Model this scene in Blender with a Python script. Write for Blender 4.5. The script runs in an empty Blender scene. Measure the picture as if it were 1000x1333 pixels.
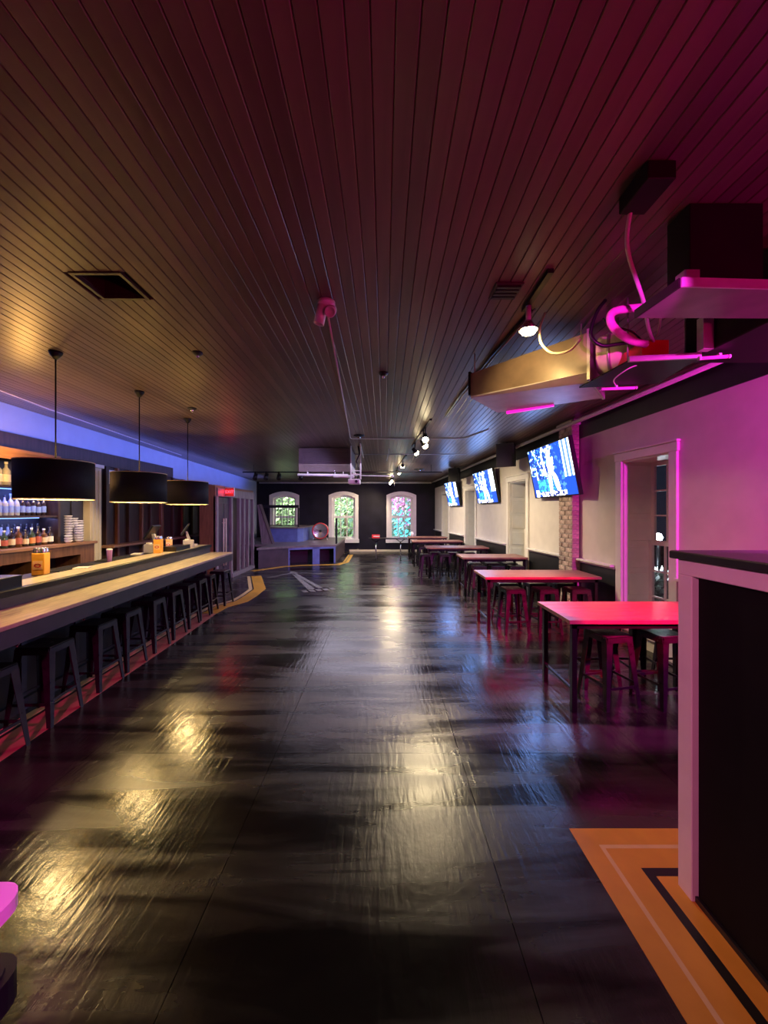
import bpy, bmesh, math, random
from mathutils import Vector, Matrix
random.seed(7)
S = bpy.context.scene
COL = S.collection
PI = math.pi

# ------------------------------------------------------------------ camera
cam = bpy.data.cameras.new('camera'); cam_o = bpy.data.objects.new('camera', cam)
COL.objects.link(cam_o)
cam.sensor_fit = 'VERTICAL'; cam.sensor_height = 36.0; cam.lens = 36.0*500/1333
cam.clip_start = 0.05; cam.clip_end = 200
cam_o.location = (0, 0, 1.6); cam_o.rotation_euler = (PI/2, 0, 0)
S.camera = cam_o

# ------------------------------------------------------------------ world, exposure
w = bpy.data.worlds.new('night'); S.world = w; w.use_nodes = True
w.node_tree.nodes['Background'].inputs[0].default_value = (0.010, 0.012, 0.022, 1)
w.node_tree.nodes['Background'].inputs[1].default_value = 1.0
S.view_settings.view_transform = 'Standard'; S.view_settings.look = 'None'
S.view_settings.exposure = 0.0; S.view_settings.gamma = 1.0
S.view_settings.use_curve_mapping = False

# ------------------------------------------------------------------ lights
def lamp(name, kind, loc, watts, color, aim=None, size=0.1, spot=60, blend=0.5, size_y=None, spread=None):
    d = bpy.data.lights.new(name, kind); o = bpy.data.objects.new(name, d); COL.objects.link(o)
    d.energy = watts; d.color = color; o.location = loc
    if kind == 'AREA':
        d.size = size
        if size_y: d.shape = 'RECTANGLE'; d.size_y = size_y
        if spread: d.spread = math.radians(spread)
    else:
        d.shadow_soft_size = size
    if kind == 'SPOT': d.spot_size = math.radians(spot); d.spot_blend = blend
    if aim is not None:
        o.rotation_euler = (Vector(aim) - Vector(loc)).to_track_quat('-Z', 'Y').to_euler()
    return o
MAG = (1.0, 0.03, 0.75); RED = (1.0, 0.0, 0.06); WARM = (1.0, 0.72, 0.32); BLUE = (0.12, 0.2, 1.0)
# stage lamps hung over the booth and behind the camera, colouring the near right of the room, plus an added pipe spot
lamp('magenta_wash', 'SPOT', (3.02, 0.95, 2.57), 580, MAG, (2.45, 4.5, 0.3), 0.06, 104, 0.5)
lamp('red_wash', 'SPOT', (2.3, 1.05, 2.50), 3200, RED, (2.05, 3.75, 0.75), 0.05, 30, 0.6)
lamp('magenta_behind', 'SPOT', (0.3, -0.6, 2.45), 420, MAG, (-1.15, 0.85, 0.6), 0.06, 20, 0.6)
lamp('red_ceiling_wash', 'SPOT', (2.2, -1.3, 1.2), 150, (1.0, 0.0, 0.16), (1.0, 1.0, 3.1), 0.15, 120, 0.9)
lamp('pink_left_wash', 'SPOT', (-0.9, -1.0, 2.5), 560, (1.0, 0.01, 0.34), (-2.8, 2.7, 0.0), 0.1, 31, 0.8)
lamp('magenta_pipe_fill', 'SPOT', (0.8, 0.6, 2.3), 260, MAG, (1.5, 2.42, 2.79), 0.03, 11, 0.4)  # unseen narrow spot added to brighten the hooked foam pipe
lamp('booth_wash', 'SPOT', (-1.2, -0.6, 2.5), 270, (1.0, 0.20, 0.46), (1.35, 1.7, 0.9), 0.1, 46, 0.9)
# blue strip lighting above the back bar and lavender wash at the end of the bar
lamp('blue_wall_wash', 'AREA', (-4.25, 7.5, 2.50), 74, (0.15, 0.22, 1.0), (-4.95, 7.51, 2.95), 13.0, size_y=0.15, spread=120)
lamp('lavender_wash', 'SPOT', (-0.9, 6.2, 2.75), 170, (0.5, 0.42, 1.0), (-3.7, 9.8, 1.0), 0.1, 80, 0.7)
lamp('room_fill_far', 'AREA', (-0.6, 10.5, 2.6), 140, (0.85, 0.78, 1.0), (-0.6, 10.5, 0), 3.0, size_y=6.0)  # unseen fill light added to lift the far room

# ------------------------------------------------------------------ materials
def mat(name, col, rough=0.5, metal=0.0, noise=0.0, scale=12, bump=0.0, coat=0.0, rvar=0.0, spec=0.5, stretch=(1,1,1), trans=0.0, rand=0.0):
    m = bpy.data.materials.new(name); m.use_nodes = True
    nt = m.node_tree; b = nt.nodes['Principled BSDF']
    b.inputs['Base Color'].default_value = (*col, 1); b.inputs['Roughness'].default_value = rough
    b.inputs['Metallic'].default_value = metal; b.inputs['Coat Weight'].default_value = coat
    b.inputs['Specular IOR Level'].default_value = spec; b.inputs['Transmission Weight'].default_value = trans
    tc = nt.nodes.new('ShaderNodeTexCoord'); mp = nt.nodes.new('ShaderNodeMapping')
    mp.inputs['Scale'].default_value = stretch
    nt.links.new(tc.outputs['Object'], mp.inputs[0])
    n = nt.nodes.new('ShaderNodeTexNoise'); n.inputs['Scale'].default_value = scale; n.inputs['Detail'].default_value = 5
    nt.links.new(mp.outputs[0], n.inputs['Vector'])
    last = None
    if noise:
        r = nt.nodes.new('ShaderNodeValToRGB')
        r.color_ramp.elements[0].position = 0.3; r.color_ramp.elements[1].position = 0.7
        r.color_ramp.elements[0].color = (*[c*(1-noise) for c in col], 1)
        r.color_ramp.elements[1].color = (*[min(1, c*(1+noise)) for c in col], 1)
        nt.links.new(n.outputs['Fac'], r.inputs[0]); last = r.outputs[0]
        if rand:
            oi = nt.nodes.new('ShaderNodeObjectInfo'); hs = nt.nodes.new('ShaderNodeHueSaturation')
            mr = nt.nodes.new('ShaderNodeMapRange'); mr.inputs[3].default_value = 1-rand; mr.inputs[4].default_value = 1+rand
            nt.links.new(oi.outputs['Random'], mr.inputs[0]); nt.links.new(mr.outputs[0], hs.inputs['Value'])
            nt.links.new(last, hs.inputs['Color']); last = hs.outputs[0]
        nt.links.new(last, b.inputs['Base Color'])
    if rvar:
        mr = nt.nodes.new('ShaderNodeMapRange'); mr.inputs[1].default_value = 0.3; mr.inputs[2].default_value = 0.7
        mr.inputs[3].default_value = max(0.02, rough-rvar); mr.inputs[4].default_value = rough+rvar
        nt.links.new(n.outputs['Fac'], mr.inputs[0]); nt.links.new(mr.outputs[0], b.inputs['Roughness'])
    if bump:
        bp = nt.nodes.new('ShaderNodeBump'); bp.inputs['Strength'].default_value = bump; bp.inputs['Distance'].default_value = 0.01
        nt.links.new(n.outputs['Fac'], bp.inputs['Height']); nt.links.new(bp.outputs[0], b.inputs['Normal'])
    return m
def emit(name, col, strength):
    m = bpy.data.materials.new(name); m.use_nodes = True; nt = m.node_tree
    b = nt.nodes['Principled BSDF']; b.inputs['Base Color'].default_value = (*[c*0.5 for c in col], 1)
    b.inputs['Emission Color'].default_value = (*col, 1); b.inputs['Emission Strength'].default_value = strength
    return m
def glass_mat(name, tint=(0.95, 0.98, 1.0)):
    m = bpy.data.materials.new(name); m.use_nodes = True; nt = m.node_tree
    for n in list(nt.nodes): nt.nodes.remove(n)
    out = nt.nodes.new('ShaderNodeOutputMaterial'); mx = nt.nodes.new('ShaderNodeMixShader')
    t = nt.nodes.new('ShaderNodeBsdfTransparent'); t.inputs[0].default_value = (*tint, 1)
    g = nt.nodes.new('ShaderNodeBsdfGlossy'); g.inputs['Roughness'].default_value = 0.02
    f = nt.nodes.new('ShaderNodeLayerWeight'); f.inputs['Blend'].default_value = 0.5
    pw_ = nt.nodes.new('ShaderNodeMath'); pw_.operation = 'POWER'; pw_.inputs[1].default_value = 5.0
    ma_ = nt.nodes.new('ShaderNodeMath'); ma_.operation = 'MULTIPLY_ADD'; ma_.inputs[1].default_value = 0.8; ma_.inputs[2].default_value = 0.03
    nt.links.new(f.outputs['Facing'], pw_.inputs[0]); nt.links.new(pw_.outputs[0], ma_.inputs[0])
    nt.links.new(ma_.outputs[0], mx.inputs[0]); nt.links.new(t.outputs[0], mx.inputs[1]); nt.links.new(g.outputs[0], mx.inputs[2])
    nt.links.new(mx.outputs[0], out.inputs[0]); return m

def floor_material():
    m = bpy.data.materials.new('black_floor_paint'); m.use_nodes = True; nt = m.node_tree; L = nt.links.new
    b = nt.nodes['Principled BSDF']
    geo = nt.nodes.new('ShaderNodeNewGeometry')
    def noise(scale, stretch, detail=6, dist=0.0, rough=0.55):
        mp = nt.nodes.new('ShaderNodeMapping'); mp.inputs['Scale'].default_value = stretch
        n = nt.nodes.new('ShaderNodeTexNoise'); n.inputs['Scale'].default_value = scale
        n.inputs['Detail'].default_value = detail; n.inputs['Distortion'].default_value = dist; n.inputs['Roughness'].default_value = rough
        L(geo.outputs['Position'], mp.inputs[0]); L(mp.outputs[0], n.inputs['Vector']); return n
    def ramp(src, p0, v0, p1, v1):
        r = nt.nodes.new('ShaderNodeMapRange'); r.inputs[1].default_value = p0; r.inputs[2].default_value = p1
        r.inputs[3].default_value = v0; r.inputs[4].default_value = v1; L(src, r.inputs[0]); return r.outputs[0]
    def mth(op, a, c):
        n = nt.nodes.new('ShaderNodeMath'); n.operation = op
        for i, v in enumerate((a, c)):
            if isinstance(v, (int, float)): n.inputs[i].default_value = v
            else: L(v, n.inputs[i])
        return n.outputs[0]
    streak = noise(1.6, (0.35, 2.6, 1), 6, 0.8)          # mop streaks running across the room
    patch = noise(0.55, (0.8, 1.1, 1), 4, 0.6)            # drying patches
    fine = noise(26, (1, 1, 1), 3)
    r1 = ramp(streak.outputs['Fac'], 0.40, 0.16, 0.60, 0.27)
    r2 = ramp(patch.outputs['Fac'], 0.42, -0.03, 0.58, 0.10)
    L(mth('ADD', r1, r2), b.inputs['Roughness'])
    cr = nt.nodes.new('ShaderNodeMix'); cr.data_type = 'RGBA'
    cr.inputs['A'].default_value = (0.008, 0.0065, 0.0065, 1); cr.inputs['B'].default_value = (0.034, 0.028, 0.025, 1)
    L(ramp(streak.outputs['Fac'], 0.40, 0, 0.62, 1), cr.inputs['Factor']); L(cr.outputs['Result'], b.inputs['Base Color'])
    L(ramp(streak.outputs['Fac'], 0.40, 0.30, 0.58, 0.78), b.inputs['Specular IOR Level'])
    brush = noise(9, (3.2, 0.5, 1), 4, 0.4)
    h = mth('ADD', mth('MULTIPLY', brush.outputs['Fac'], 0.6), mth('MULTIPLY', fine.outputs['Fac'], 0.25))
    bp = nt.nodes.new('ShaderNodeBump'); bp.inputs['Strength'].default_value = 0.28; bp.inputs['Distance'].default_value = 0.012
    L(h, bp.inputs['Height']); L(bp.outputs[0], b.inputs['Normal'])
    return m

M = {}
M['floor'] = floor_material()
M['under'] = mat('floor_gap', (0.004, 0.004, 0.004), 0.6)
M['board'] = mat('ceiling_board_brown', (0.130, 0.085, 0.070), 0.36, noise=0.15, scale=3, stretch=(6, 0.6, 6), bump=0.03, rand=0.18, spec=0.4)
M['ceil_back'] = mat('ceiling_gap', (0.010, 0.007, 0.006), 0.7)
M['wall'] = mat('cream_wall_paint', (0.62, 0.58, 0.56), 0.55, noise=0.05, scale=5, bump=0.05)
M['white'] = mat('white_trim_paint', (0.70, 0.68, 0.66), 0.38, noise=0.04, scale=8, bump=0.03)
M['darkwall'] = mat('charcoal_wall_paint', (0.010, 0.009, 0.018), 0.65, noise=0.3, scale=2.5, bump=0.05, spec=0.2)
M['black'] = mat('black_paint', (0.010, 0.010, 0.012), 0.45, noise=0.3, scale=9, bump=0.04)
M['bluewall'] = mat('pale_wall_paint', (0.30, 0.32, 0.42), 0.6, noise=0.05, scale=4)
M['stool'] = mat('gunmetal_stool_paint', (0.026, 0.023, 0.028), 0.34, 0.5, noise=0.25, scale=20, rvar=0.08)
M['tabletop'] = mat('wood_tabletop', (0.25, 0.118, 0.088), 0.32, noise=0.35, scale=5, stretch=(1, 9, 1), bump=0.04)
M['blacksteel'] = mat('black_steel', (0.015, 0.014, 0.016), 0.35, 0.6, noise=0.2, scale=15)
M['bartop'] = mat('worn_pine_bar_top', (0.47, 0.39, 0.26), 0.38, noise=0.28, scale=4, stretch=(9, 1.2, 1), bump=0.05)
M['barfront'] = mat('dark_bar_front', (0.030, 0.026, 0.038), 0.4, noise=0.25, scale=8, bump=0.04)
M['barpanel'] = mat('black_bar_panel', (0.008, 0.007, 0.010), 0.5, noise=0.3, scale=6)
M['rubber'] = mat('black_rubber', (0.012, 0.012, 0.013), 0.7, noise=0.3, scale=80, bump=0.3)
M['wood'] = mat('reddish_brown_wood', (0.17, 0.075, 0.040), 0.4, noise=0.35, scale=4, stretch=(7, 7, 0.8), bump=0.05)
M['woodh'] = mat('brown_shelf_wood', (0.26, 0.13, 0.075), 0.42, noise=0.3, scale=4, stretch=(7, 0.8, 7), bump=0.05)
M['darkwood'] = mat('dark_brown_wood', (0.045, 0.024, 0.018), 0.4, noise=0.35, scale=4, stretch=(7, 7, 0.8), bump=0.05)
M['slat'] = mat('weathered_wood_post', (0.20, 0.17, 0.17), 0.5, noise=0.3, scale=4, stretch=(6, 6, 0.7), bump=0.1)
M['cream'] = mat('cream_paint', (0.66, 0.58, 0.42), 0.5, noise=0.05, scale=5)
M['shade'] = mat('black_lamp_shade', (0.006, 0.006, 0.007), 0.75, noise=0.3, scale=60, bump=0.1)
M['lining'] = mat('gold_shade_lining', (0.85, 0.70, 0.38), 0.5, noise=0.05, scale=30)
M['yellow'] = mat('ochre_floor_paint', (0.62, 0.32, 0.035), 0.42, noise=0.12, scale=5, bump=0.04, rvar=0.1)
M['pinklit_ochre'] = mat('pink_lit_ochre_floor_paint', (0.44, 0.17, 0.12), 0.45, noise=0.15, scale=5, bump=0.04)  # ochre border with the pink light put into its colour
M['pale'] = mat('pale_ochre_line_paint', (0.66, 0.48, 0.22), 0.45, noise=0.1, scale=9)
M['line'] = mat('black_line_paint', (0.010, 0.008, 0.007), 0.4, noise=0.2, scale=9)
M['emblem'] = mat('faded_grey_floor_paint', (0.18, 0.172, 0.172), 0.5, noise=0.6, scale=14)
M['stageblue'] = mat('blue_stage_paint', (0.11, 0.15, 0.40), 0.45, noise=0.15, scale=6)
M['stagefront'] = mat('plum_stage_panel', (0.050, 0.030, 0.042), 0.5, noise=0.2, scale=6)
M['stagetop'] = mat('worn_stage_deck', (0.16, 0.13, 0.13), 0.4, noise=0.3, scale=3, stretch=(1, 5, 1), bump=0.05)
M['plum'] = mat('plum_brown_unit_paint', (0.085, 0.055, 0.058), 0.5, noise=0.15, scale=7)
M['galv'] = mat('galvanised_sheet', (0.42, 0.38, 0.34), 0.42, 0.55, noise=0.2, scale=9, bump=0.05)
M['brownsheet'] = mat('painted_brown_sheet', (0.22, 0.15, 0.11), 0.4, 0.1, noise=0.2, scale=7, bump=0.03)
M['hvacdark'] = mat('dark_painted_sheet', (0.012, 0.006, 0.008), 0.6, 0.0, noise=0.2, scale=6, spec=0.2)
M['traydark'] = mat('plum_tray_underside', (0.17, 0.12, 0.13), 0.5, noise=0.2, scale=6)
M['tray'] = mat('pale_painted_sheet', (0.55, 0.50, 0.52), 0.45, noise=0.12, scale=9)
M['redbox'] = mat('red_enamel', (0.75, 0.03, 0.03), 0.4, noise=0.08, scale=9)
M['pinklit_foam'] = mat('magenta_lit_pipe_foam', (0.85, 0.25, 0.62), 0.6, noise=0.1, scale=40, bump=0.1)  # hot pink tint holds magenta light on whitish pink plastic
M['creamshell'] = mat('cream_insulation', (0.72, 0.64, 0.42), 0.55, noise=0.12, scale=9, bump=0.08)
M['pipe'] = mat('off_white_pipe', (0.55, 0.52, 0.54), 0.4, noise=0.08, scale=12)
M['cable'] = mat('black_cable', (0.010, 0.010, 0.010), 0.4)
M['hose'] = mat('pale_grey_hose', (0.60, 0.50, 0.54), 0.4)
M['lampwhite'] = mat('white_lamp_enamel', (0.75, 0.66, 0.68), 0.35, noise=0.04, scale=10)
M['bezel'] = mat('black_plastic', (0.008, 0.008, 0.010), 0.3)
M['greyplastic'] = mat('grey_plastic', (0.30, 0.29, 0.32), 0.4, noise=0.06, scale=10)
M['paper'] = mat('white_paper', (0.75, 0.72, 0.66), 0.6, noise=0.05, scale=20)
M['lightened_top'] = mat('lightened_counter_grey', (0.16, 0.13, 0.16), 0.4, noise=0.1, scale=12)  # lighter tone makes the black counter top read as magenta lit
M['boothblack'] = mat('matt_black_booth_panel', (0.004, 0.004, 0.004), 0.7, noise=0.2, scale=9, spec=0.15)
M['brick'] = mat('grey_tan_brick', (0.42, 0.32, 0.27), 0.75, noise=0.35, scale=18, bump=0.35, rand=0.3)
M['mortar'] = mat('pale_mortar', (0.35, 0.32, 0.29), 0.85, noise=0.2, scale=30, bump=0.3)
M['chrome'] = mat('bright_steel', (0.72, 0.70, 0.68), 0.2, 0.9, noise=0.05, scale=12)
M['drumred'] = mat('red_drum_lacquer', (0.55, 0.05, 0.05), 0.25, noise=0.1, scale=9)
M['orange'] = mat('orange_carton', (0.85, 0.38, 0.04), 0.45, noise=0.08, scale=20)
M['peach'] = mat('pale_orange_carton', (0.85, 0.50, 0.22), 0.45, noise=0.08, scale=20)
M['purplecup'] = mat('purple_plastic', (0.50, 0.22, 0.62), 0.35, noise=0.05, scale=20)
M['cup'] = mat('clear_plastic_cup', (0.80, 0.78, 0.88), 0.25, noise=0.12, scale=60)
M['glass'] = glass_mat('window_glass')
M['leaf'] = mat('leaf_green', (0.22, 0.30, 0.16), 0.5, noise=0.6, scale=6)
M['fence'] = mat('pale_fence_boards', (0.34, 0.38, 0.30), 0.7, noise=0.4, scale=2)
M['paleleaf'] = mat('pale_leaf', (0.45, 0.48, 0.45), 0.5, noise=0.5, scale=6)
M['bark'] = mat('bark', (0.08, 0.05, 0.03), 0.8, noise=0.4, scale=12, bump=0.3)
M['ground'] = mat('night_ground', (0.03, 0.035, 0.03), 0.9, noise=0.4, scale=2)
M['bulb_warm'] = emit('lit_warm_bulb', (1.0, 0.80, 0.45), 48)
M['bulb_yellow'] = emit('lit_yellow_bulb', (1.0, 0.66, 0.17), 24)
M['exit'] = emit('lit_exit_red', (1.0, 0.01, 0.02), 22)
M['exitface'] = emit('lit_exit_face', (0.30, 0.02, 0.02), 0.5)
M['street'] = emit('lit_street_lamp', (0.85, 0.95, 1.0), 40)
M['led_blue'] = emit('lit_blue_strip', (0.15, 0.3, 1.0), 5)
M['flange_glow'] = emit('magenta_lit_metal_glow', (1.0, 0.02, 0.62), 1.1)  # glow stands in for magenta light on metal flange edges
M['puck'] = emit('lit_puck', (1.0, 0.92, 0.85), 6)
M['screen_small'] = emit('lit_till_screen', (0.35, 0.42, 0.60), 0.25)

# ------------------------------------------------------------------ mesh helpers
class B:
    def __init__(s): s.m = bmesh.new()
    def _xf(s, vs, mtx):
        if mtx is not None: bmesh.ops.transform(s.m, matrix=mtx, verts=vs)
    def box(s, x0, x1, y0, y1, z0, z1, bev=0.0, mtx=None):
        r = bmesh.ops.create_cube(s.m, size=1.0); vs = r['verts']
        for v in vs:
            v.co = Vector(((x0+x1)/2 + v.co.x*(x1-x0), (y0+y1)/2 + v.co.y*(y1-y0), (z0+z1)/2 + v.co.z*(z1-z0)))
        if mtx is not None: s._xf(vs, mtx)
        if bev > 0:
            es = list({e for v in vs for e in v.link_edges})
            bmesh.ops.bevel(s.m, geom=es, offset=bev, segments=1, affect='EDGES')
        return s
    def hexa(s, p):           # 8 points: bottom 4 ccw, top 4 ccw
        v = [s.m.verts.new(q) for q in p]
        for f in ((3,2,1,0),(4,5,6,7),(0,1,5,4),(1,2,6,5),(2,3,7,6),(3,0,4,7)): s.m.faces.new([v[i] for i in f])
        return s
    def cyl(s, p0, p1, r0, r1=None, n=10, caps=True):
        r1 = r0 if r1 is None else r1
        p0 = Vector(p0); p1 = Vector(p1); d = (p1-p0)
        q = d.to_track_quat('Z', 'Y').to_matrix()
        a = []; b = []
        for i in range(n):
            t = 2*PI*i/n; u = q @ Vector((math.cos(t), math.sin(t), 0))
            a.append(s.m.verts.new(p0+u*r0)); b.append(s.m.verts.new(p1+u*r1))
        for i in range(n):
            j = (i+1) % n; f = s.m.faces.new((a[i], a[j], b[j], b[i])); f.smooth = True
        if caps: s.m.faces.new(a[::-1]); s.m.faces.new(b)
        return s
    def tube(s, pts, r, n=8):
        pts = [Vector(p) for p in pts]; rings = []
        up = Vector((0.13, 0.21, 0.97))
        for k, p in enumerate(pts):
            d = (pts[min(k+1, len(pts)-1)] - pts[max(k-1, 0)]).normalized()
            x = d.cross(up)
            if x.length < 0.05: x = d.cross(Vector((1, 0, 0)))
            x.normalize(); y = d.cross(x).normalized()
            rings.append([s.m.verts.new(p + x*(r*math.cos(2*PI*i/n)) + y*(r*math.sin(2*PI*i/n))) for i in range(n)])
        for a, b in zip(rings, rings[1:]):
            for i in range(n):
                j = (i+1) % n; f = s.m.faces.new((a[i], a[j], b[j], b[i])); f.smooth = True
        s.m.faces.new(rings[0][::-1]); s.m.faces.new(rings[-1])
        return s
    def lathe(s, prof, c=(0, 0, 0), n=16, mtx=None, close=False):
        rings = []; allv = []
        for r, z in prof:
            if r < 1e-6: v = s.m.verts.new((c[0], c[1], c[2]+z)); rings.append([v]); allv.append(v)
            else:
                k = [s.m.verts.new((c[0]+r*math.cos(2*PI*i/n), c[1]+r*math.sin(2*PI*i/n), c[2]+z)) for i in range(n)]
                rings.append(k); allv += k
        pairs = list(zip(rings, rings[1:]))
        if close: pairs.append((rings[-1], rings[0]))
        for a, b in pairs:
            for i in range(n):
                j = (i+1) % n
                if len(a) == 1 and len(b) == 1: continue
                if len(a) == 1: f = s.m.faces.new((a[0], b[j], b[i]))
                elif len(b) == 1: f = s.m.faces.new((a[i], a[j], b[0]))
                else: f = s.m.faces.new((a[i], a[j], b[j], b[i]))
                f.smooth = True
        s._xf(allv, mtx)
        return s
    def prism(s, poly, lo, hi, axis='z', mtx=None):
        def P(a, b, h): return {'z': (a, b, h), 'y': (a, h, b), 'x': (h, a, b)}[axis]
        A = [s.m.verts.new(P(a, b, lo)) for a, b in poly]; C = [s.m.verts.new(P(a, b, hi)) for a, b in poly]
        s.m.faces.new(A[::-1]); s.m.faces.new(C); n = len(poly)
        for i in range(n): j = (i+1) % n; s.m.faces.new((A[i], A[j], C[j], C[i]))
        s._xf(A+C, mtx)
        return s
    def ring(s, outer, inner, lo, hi, axis='y'):
        def P(a, b, h): return {'z': (a, b, h), 'y': (a, h, b), 'x': (h, a, b)}[axis]
        n = len(outer)
        V = [[s.m.verts.new(P(a, b, h)) for a, b in q] for q in (outer, inner) for h in (lo, hi)]
        ol, oh, il, ih = V
        for i in range(n):
            j = (i+1) % n
            s.m.faces.new((ol[i], ol[j], oh[j], oh[i])); s.m.faces.new((il[j], il[i], ih[i], ih[j]))
            s.m.faces.new((ol[j], ol[i], il[i], il[j])); s.m.faces.new((oh[i], oh[j], ih[j], ih[i]))
        return s
    def mesh(s, name, m):
        bmesh.ops.recalc_face_normals(s.m, faces=s.m.faces[:])
        me = bpy.data.meshes.new(name); s.m.to_mesh(me); s.m.free()
        me.materials.append(m if not isinstance(m, str) else M[m]); return me

def link(name, me, parent=None, loc=None, rz=0.0):
    o = bpy.data.objects.new(name, me); COL.objects.link(o)
    if parent is not None: o.parent = parent
    if loc is not None: o.location = loc
    if rz: o.rotation_euler = (0, 0, rz)
    return o
def part(name, b, m, parent, label=None, kind=None):
    o = link(name, b.mesh(name, m), parent)
    if label: o['label'] = label
    if kind: o['kind'] = kind
    return o
def tag(o, label, cat, group=None):
    o['label'] = label; o['category'] = cat
    if group: o['group'] = group
    return o
def thing(name, label, cat, loc=(0, 0, 0), rz=0.0, group=None):
    o = bpy.data.objects.new(name, None); COL.objects.link(o); o.empty_display_size = 0.1
    o.location = loc; o.rotation_euler = (0, 0, rz)
    return tag(o, label, cat, group)
def single(name, b, m, label, cat, loc=(0, 0, 0), rz=0.0, group=None):
    o = link(name, b.mesh(name, m), None, loc, rz); return tag(o, label, cat, group)
def struct(name, b, m, parent=None, loc=None, rz=0.0):
    o = link(name, b.mesh(name, m), parent, loc, rz)
    if parent is None: o['kind'] = 'structure'
    return o
def sroot(name, loc=(0, 0, 0), rz=0.0):
    o = bpy.data.objects.new(name, None); COL.objects.link(o); o.location = loc; o.rotation_euler = (0, 0, rz)
    o['kind'] = 'structure'; return o
def dup(root, loc, rz=None, label=None):
    r = root.copy(); COL.objects.link(r); r.location = loc
    if rz is not None: r.rotation_euler = (0, 0, rz)
    if label: r['label'] = label
    for ch in list(root.children):
        c = ch.copy(); COL.objects.link(c); c.parent = r
        for g in list(ch.children):
            d = g.copy(); COL.objects.link(d); d.parent = c
    return r
ORD = ['first', 'second', 'third', 'fourth', 'fifth', 'sixth', 'seventh', 'eighth', 'ninth', 'tenth', 'eleventh', 'twelfth', 'thirteenth', 'fourteenth', 'fifteenth', 'sixteenth']

# ------------------------------------------------------------------ room shell
YF = 15.5                                  # far wall
def cz(y): return 3.10 - 0.018*y           # underside of the ceiling, an old building: it falls a little
RWR = math.atan(0.09)                      # right wall runs slightly inward
def rw(s, out=0.0, z=0.0):                 # point on the right wall: s metres along, out metres into the room
    return Vector((3.45 - math.sin(RWR)*s - math.cos(RWR)*out, math.cos(RWR)*s - math.sin(RWR)*out, z))
LWR = 0.022
# floor of black painted sheets
fl = sroot('floor')
b = B().box(-5.6, 4.2, -1.9, 15.9, -0.12, -0.020); part('floor_base', b, 'under', fl)
pw, pl = 1.22, 2.225
sheet = B().box(0.0015, pw-0.0015, 0.0015, pl-0.0015, -0.020, 0.0).mesh('floor_sheet', M['floor'])
for i in range(8):
    for j in range(8):
        link('floor_sheet', sheet, fl, (-5.6 + 0.61 + i*pw - 0.61, -1.9 + j*pl, 0))
# ceiling of narrow boards
ce = sroot('ceiling')
b = B()
for xa, xb, ya, yb in ((-5.7, -1.90, -1.9, 15.9), (-1.62, 4.2, -1.9, 15.9), (-1.90, -1.62, -1.9, 2.35), (-1.90, -1.62, 2.61, 15.9)):
    b.hexa([(x, y, cz(y)+d) for d in (0.02, 0.16) for x, y in ((xa, ya), (xb, ya), (xb, yb), (xa, yb))])
part('ceiling_backing', b, 'ceil_back', ce)
cw = 0.0765
HX, HY = (-1.92, -1.60), (2.335, 2.625)
def board_mesh(ya=-1.9, yb=15.8):
    q = B(); c = 0.004; g = 0.0008
    prof = [(g, 0.021), (g, c), (g+c, 0), (cw-g-c, 0), (cw-g, c), (cw-g, 0.021)]
    A = [q.m.verts.new((x, ya, cz(ya)+z)) for x, z in prof]; C = [q.m.verts.new((x, yb, cz(yb)+z)) for x, z in prof]
    q.m.faces.new(A); q.m.faces.new(C[::-1]); n = len(prof)
    for i in range(n): j = (i+1) % n; q.m.faces.new((A[i], A[j], C[j], C[i]))
    return q.mesh('ceiling_board', M['board'])
bme = board_mesh()
nb = 122
bma, bmb = board_mesh(-1.9, HY[0]), board_mesh(HY[1], 15.8)
for i in range(nb):
    x = -5.55 + i*cw
    for me_ in ((bma, bmb) if x+cw > HX[0]+0.01 and x < HX[1]-0.01 else (bme,)):
        link('ceiling_board', me_, ce, (x, 0, random.uniform(-0.0008, 0.0008)))

# right wall with four tall windows in deep reveals
WIN = [(4.14, 4.86), (7.50, 8.32), (10.55, 11.42), (13.40, 14.25)]
WT = 0.41
wr = sroot('wall_right', (3.45, 0, 0), RWR)
def wall_boxes(z_open0, z_open1):
    q = B(); s0 = -1.8
    for a, c in WIN:
        q.box(0, WT, s0, a, 0, 3.13); q.box(0, WT, a, c, z_open1, 3.05); q.box(0, WT, a, c, 0, z_open0); s0 = c
    q.box(0, WT, s0, 15.75, 0, 2.9)
    return q
part('wall_surface', wall_boxes(0.16, 2.24), 'wall', wr)
ti = [0]
def trim(b, m, parent_loc=None, rz=0.0):
    ti[0] += 1; return struct('trim_%d' % ti[0], b, m, None, parent_loc, rz)
# black frieze band under the ceiling
q = B(); q.hexa([(-0.014, -1.6, 2.80), (0.001, -1.6, 2.80), (0.001, 15.5, 2.56), (-0.014, 15.5, 2.56), (-0.014, -1.6, 3.128), (0.001, -1.6, 3.128), (0.001, 15.5, 2.82), (-0.014, 15.5, 2.82)])
trim(q, 'black', (3.45, 0, 0), RWR)
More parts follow.
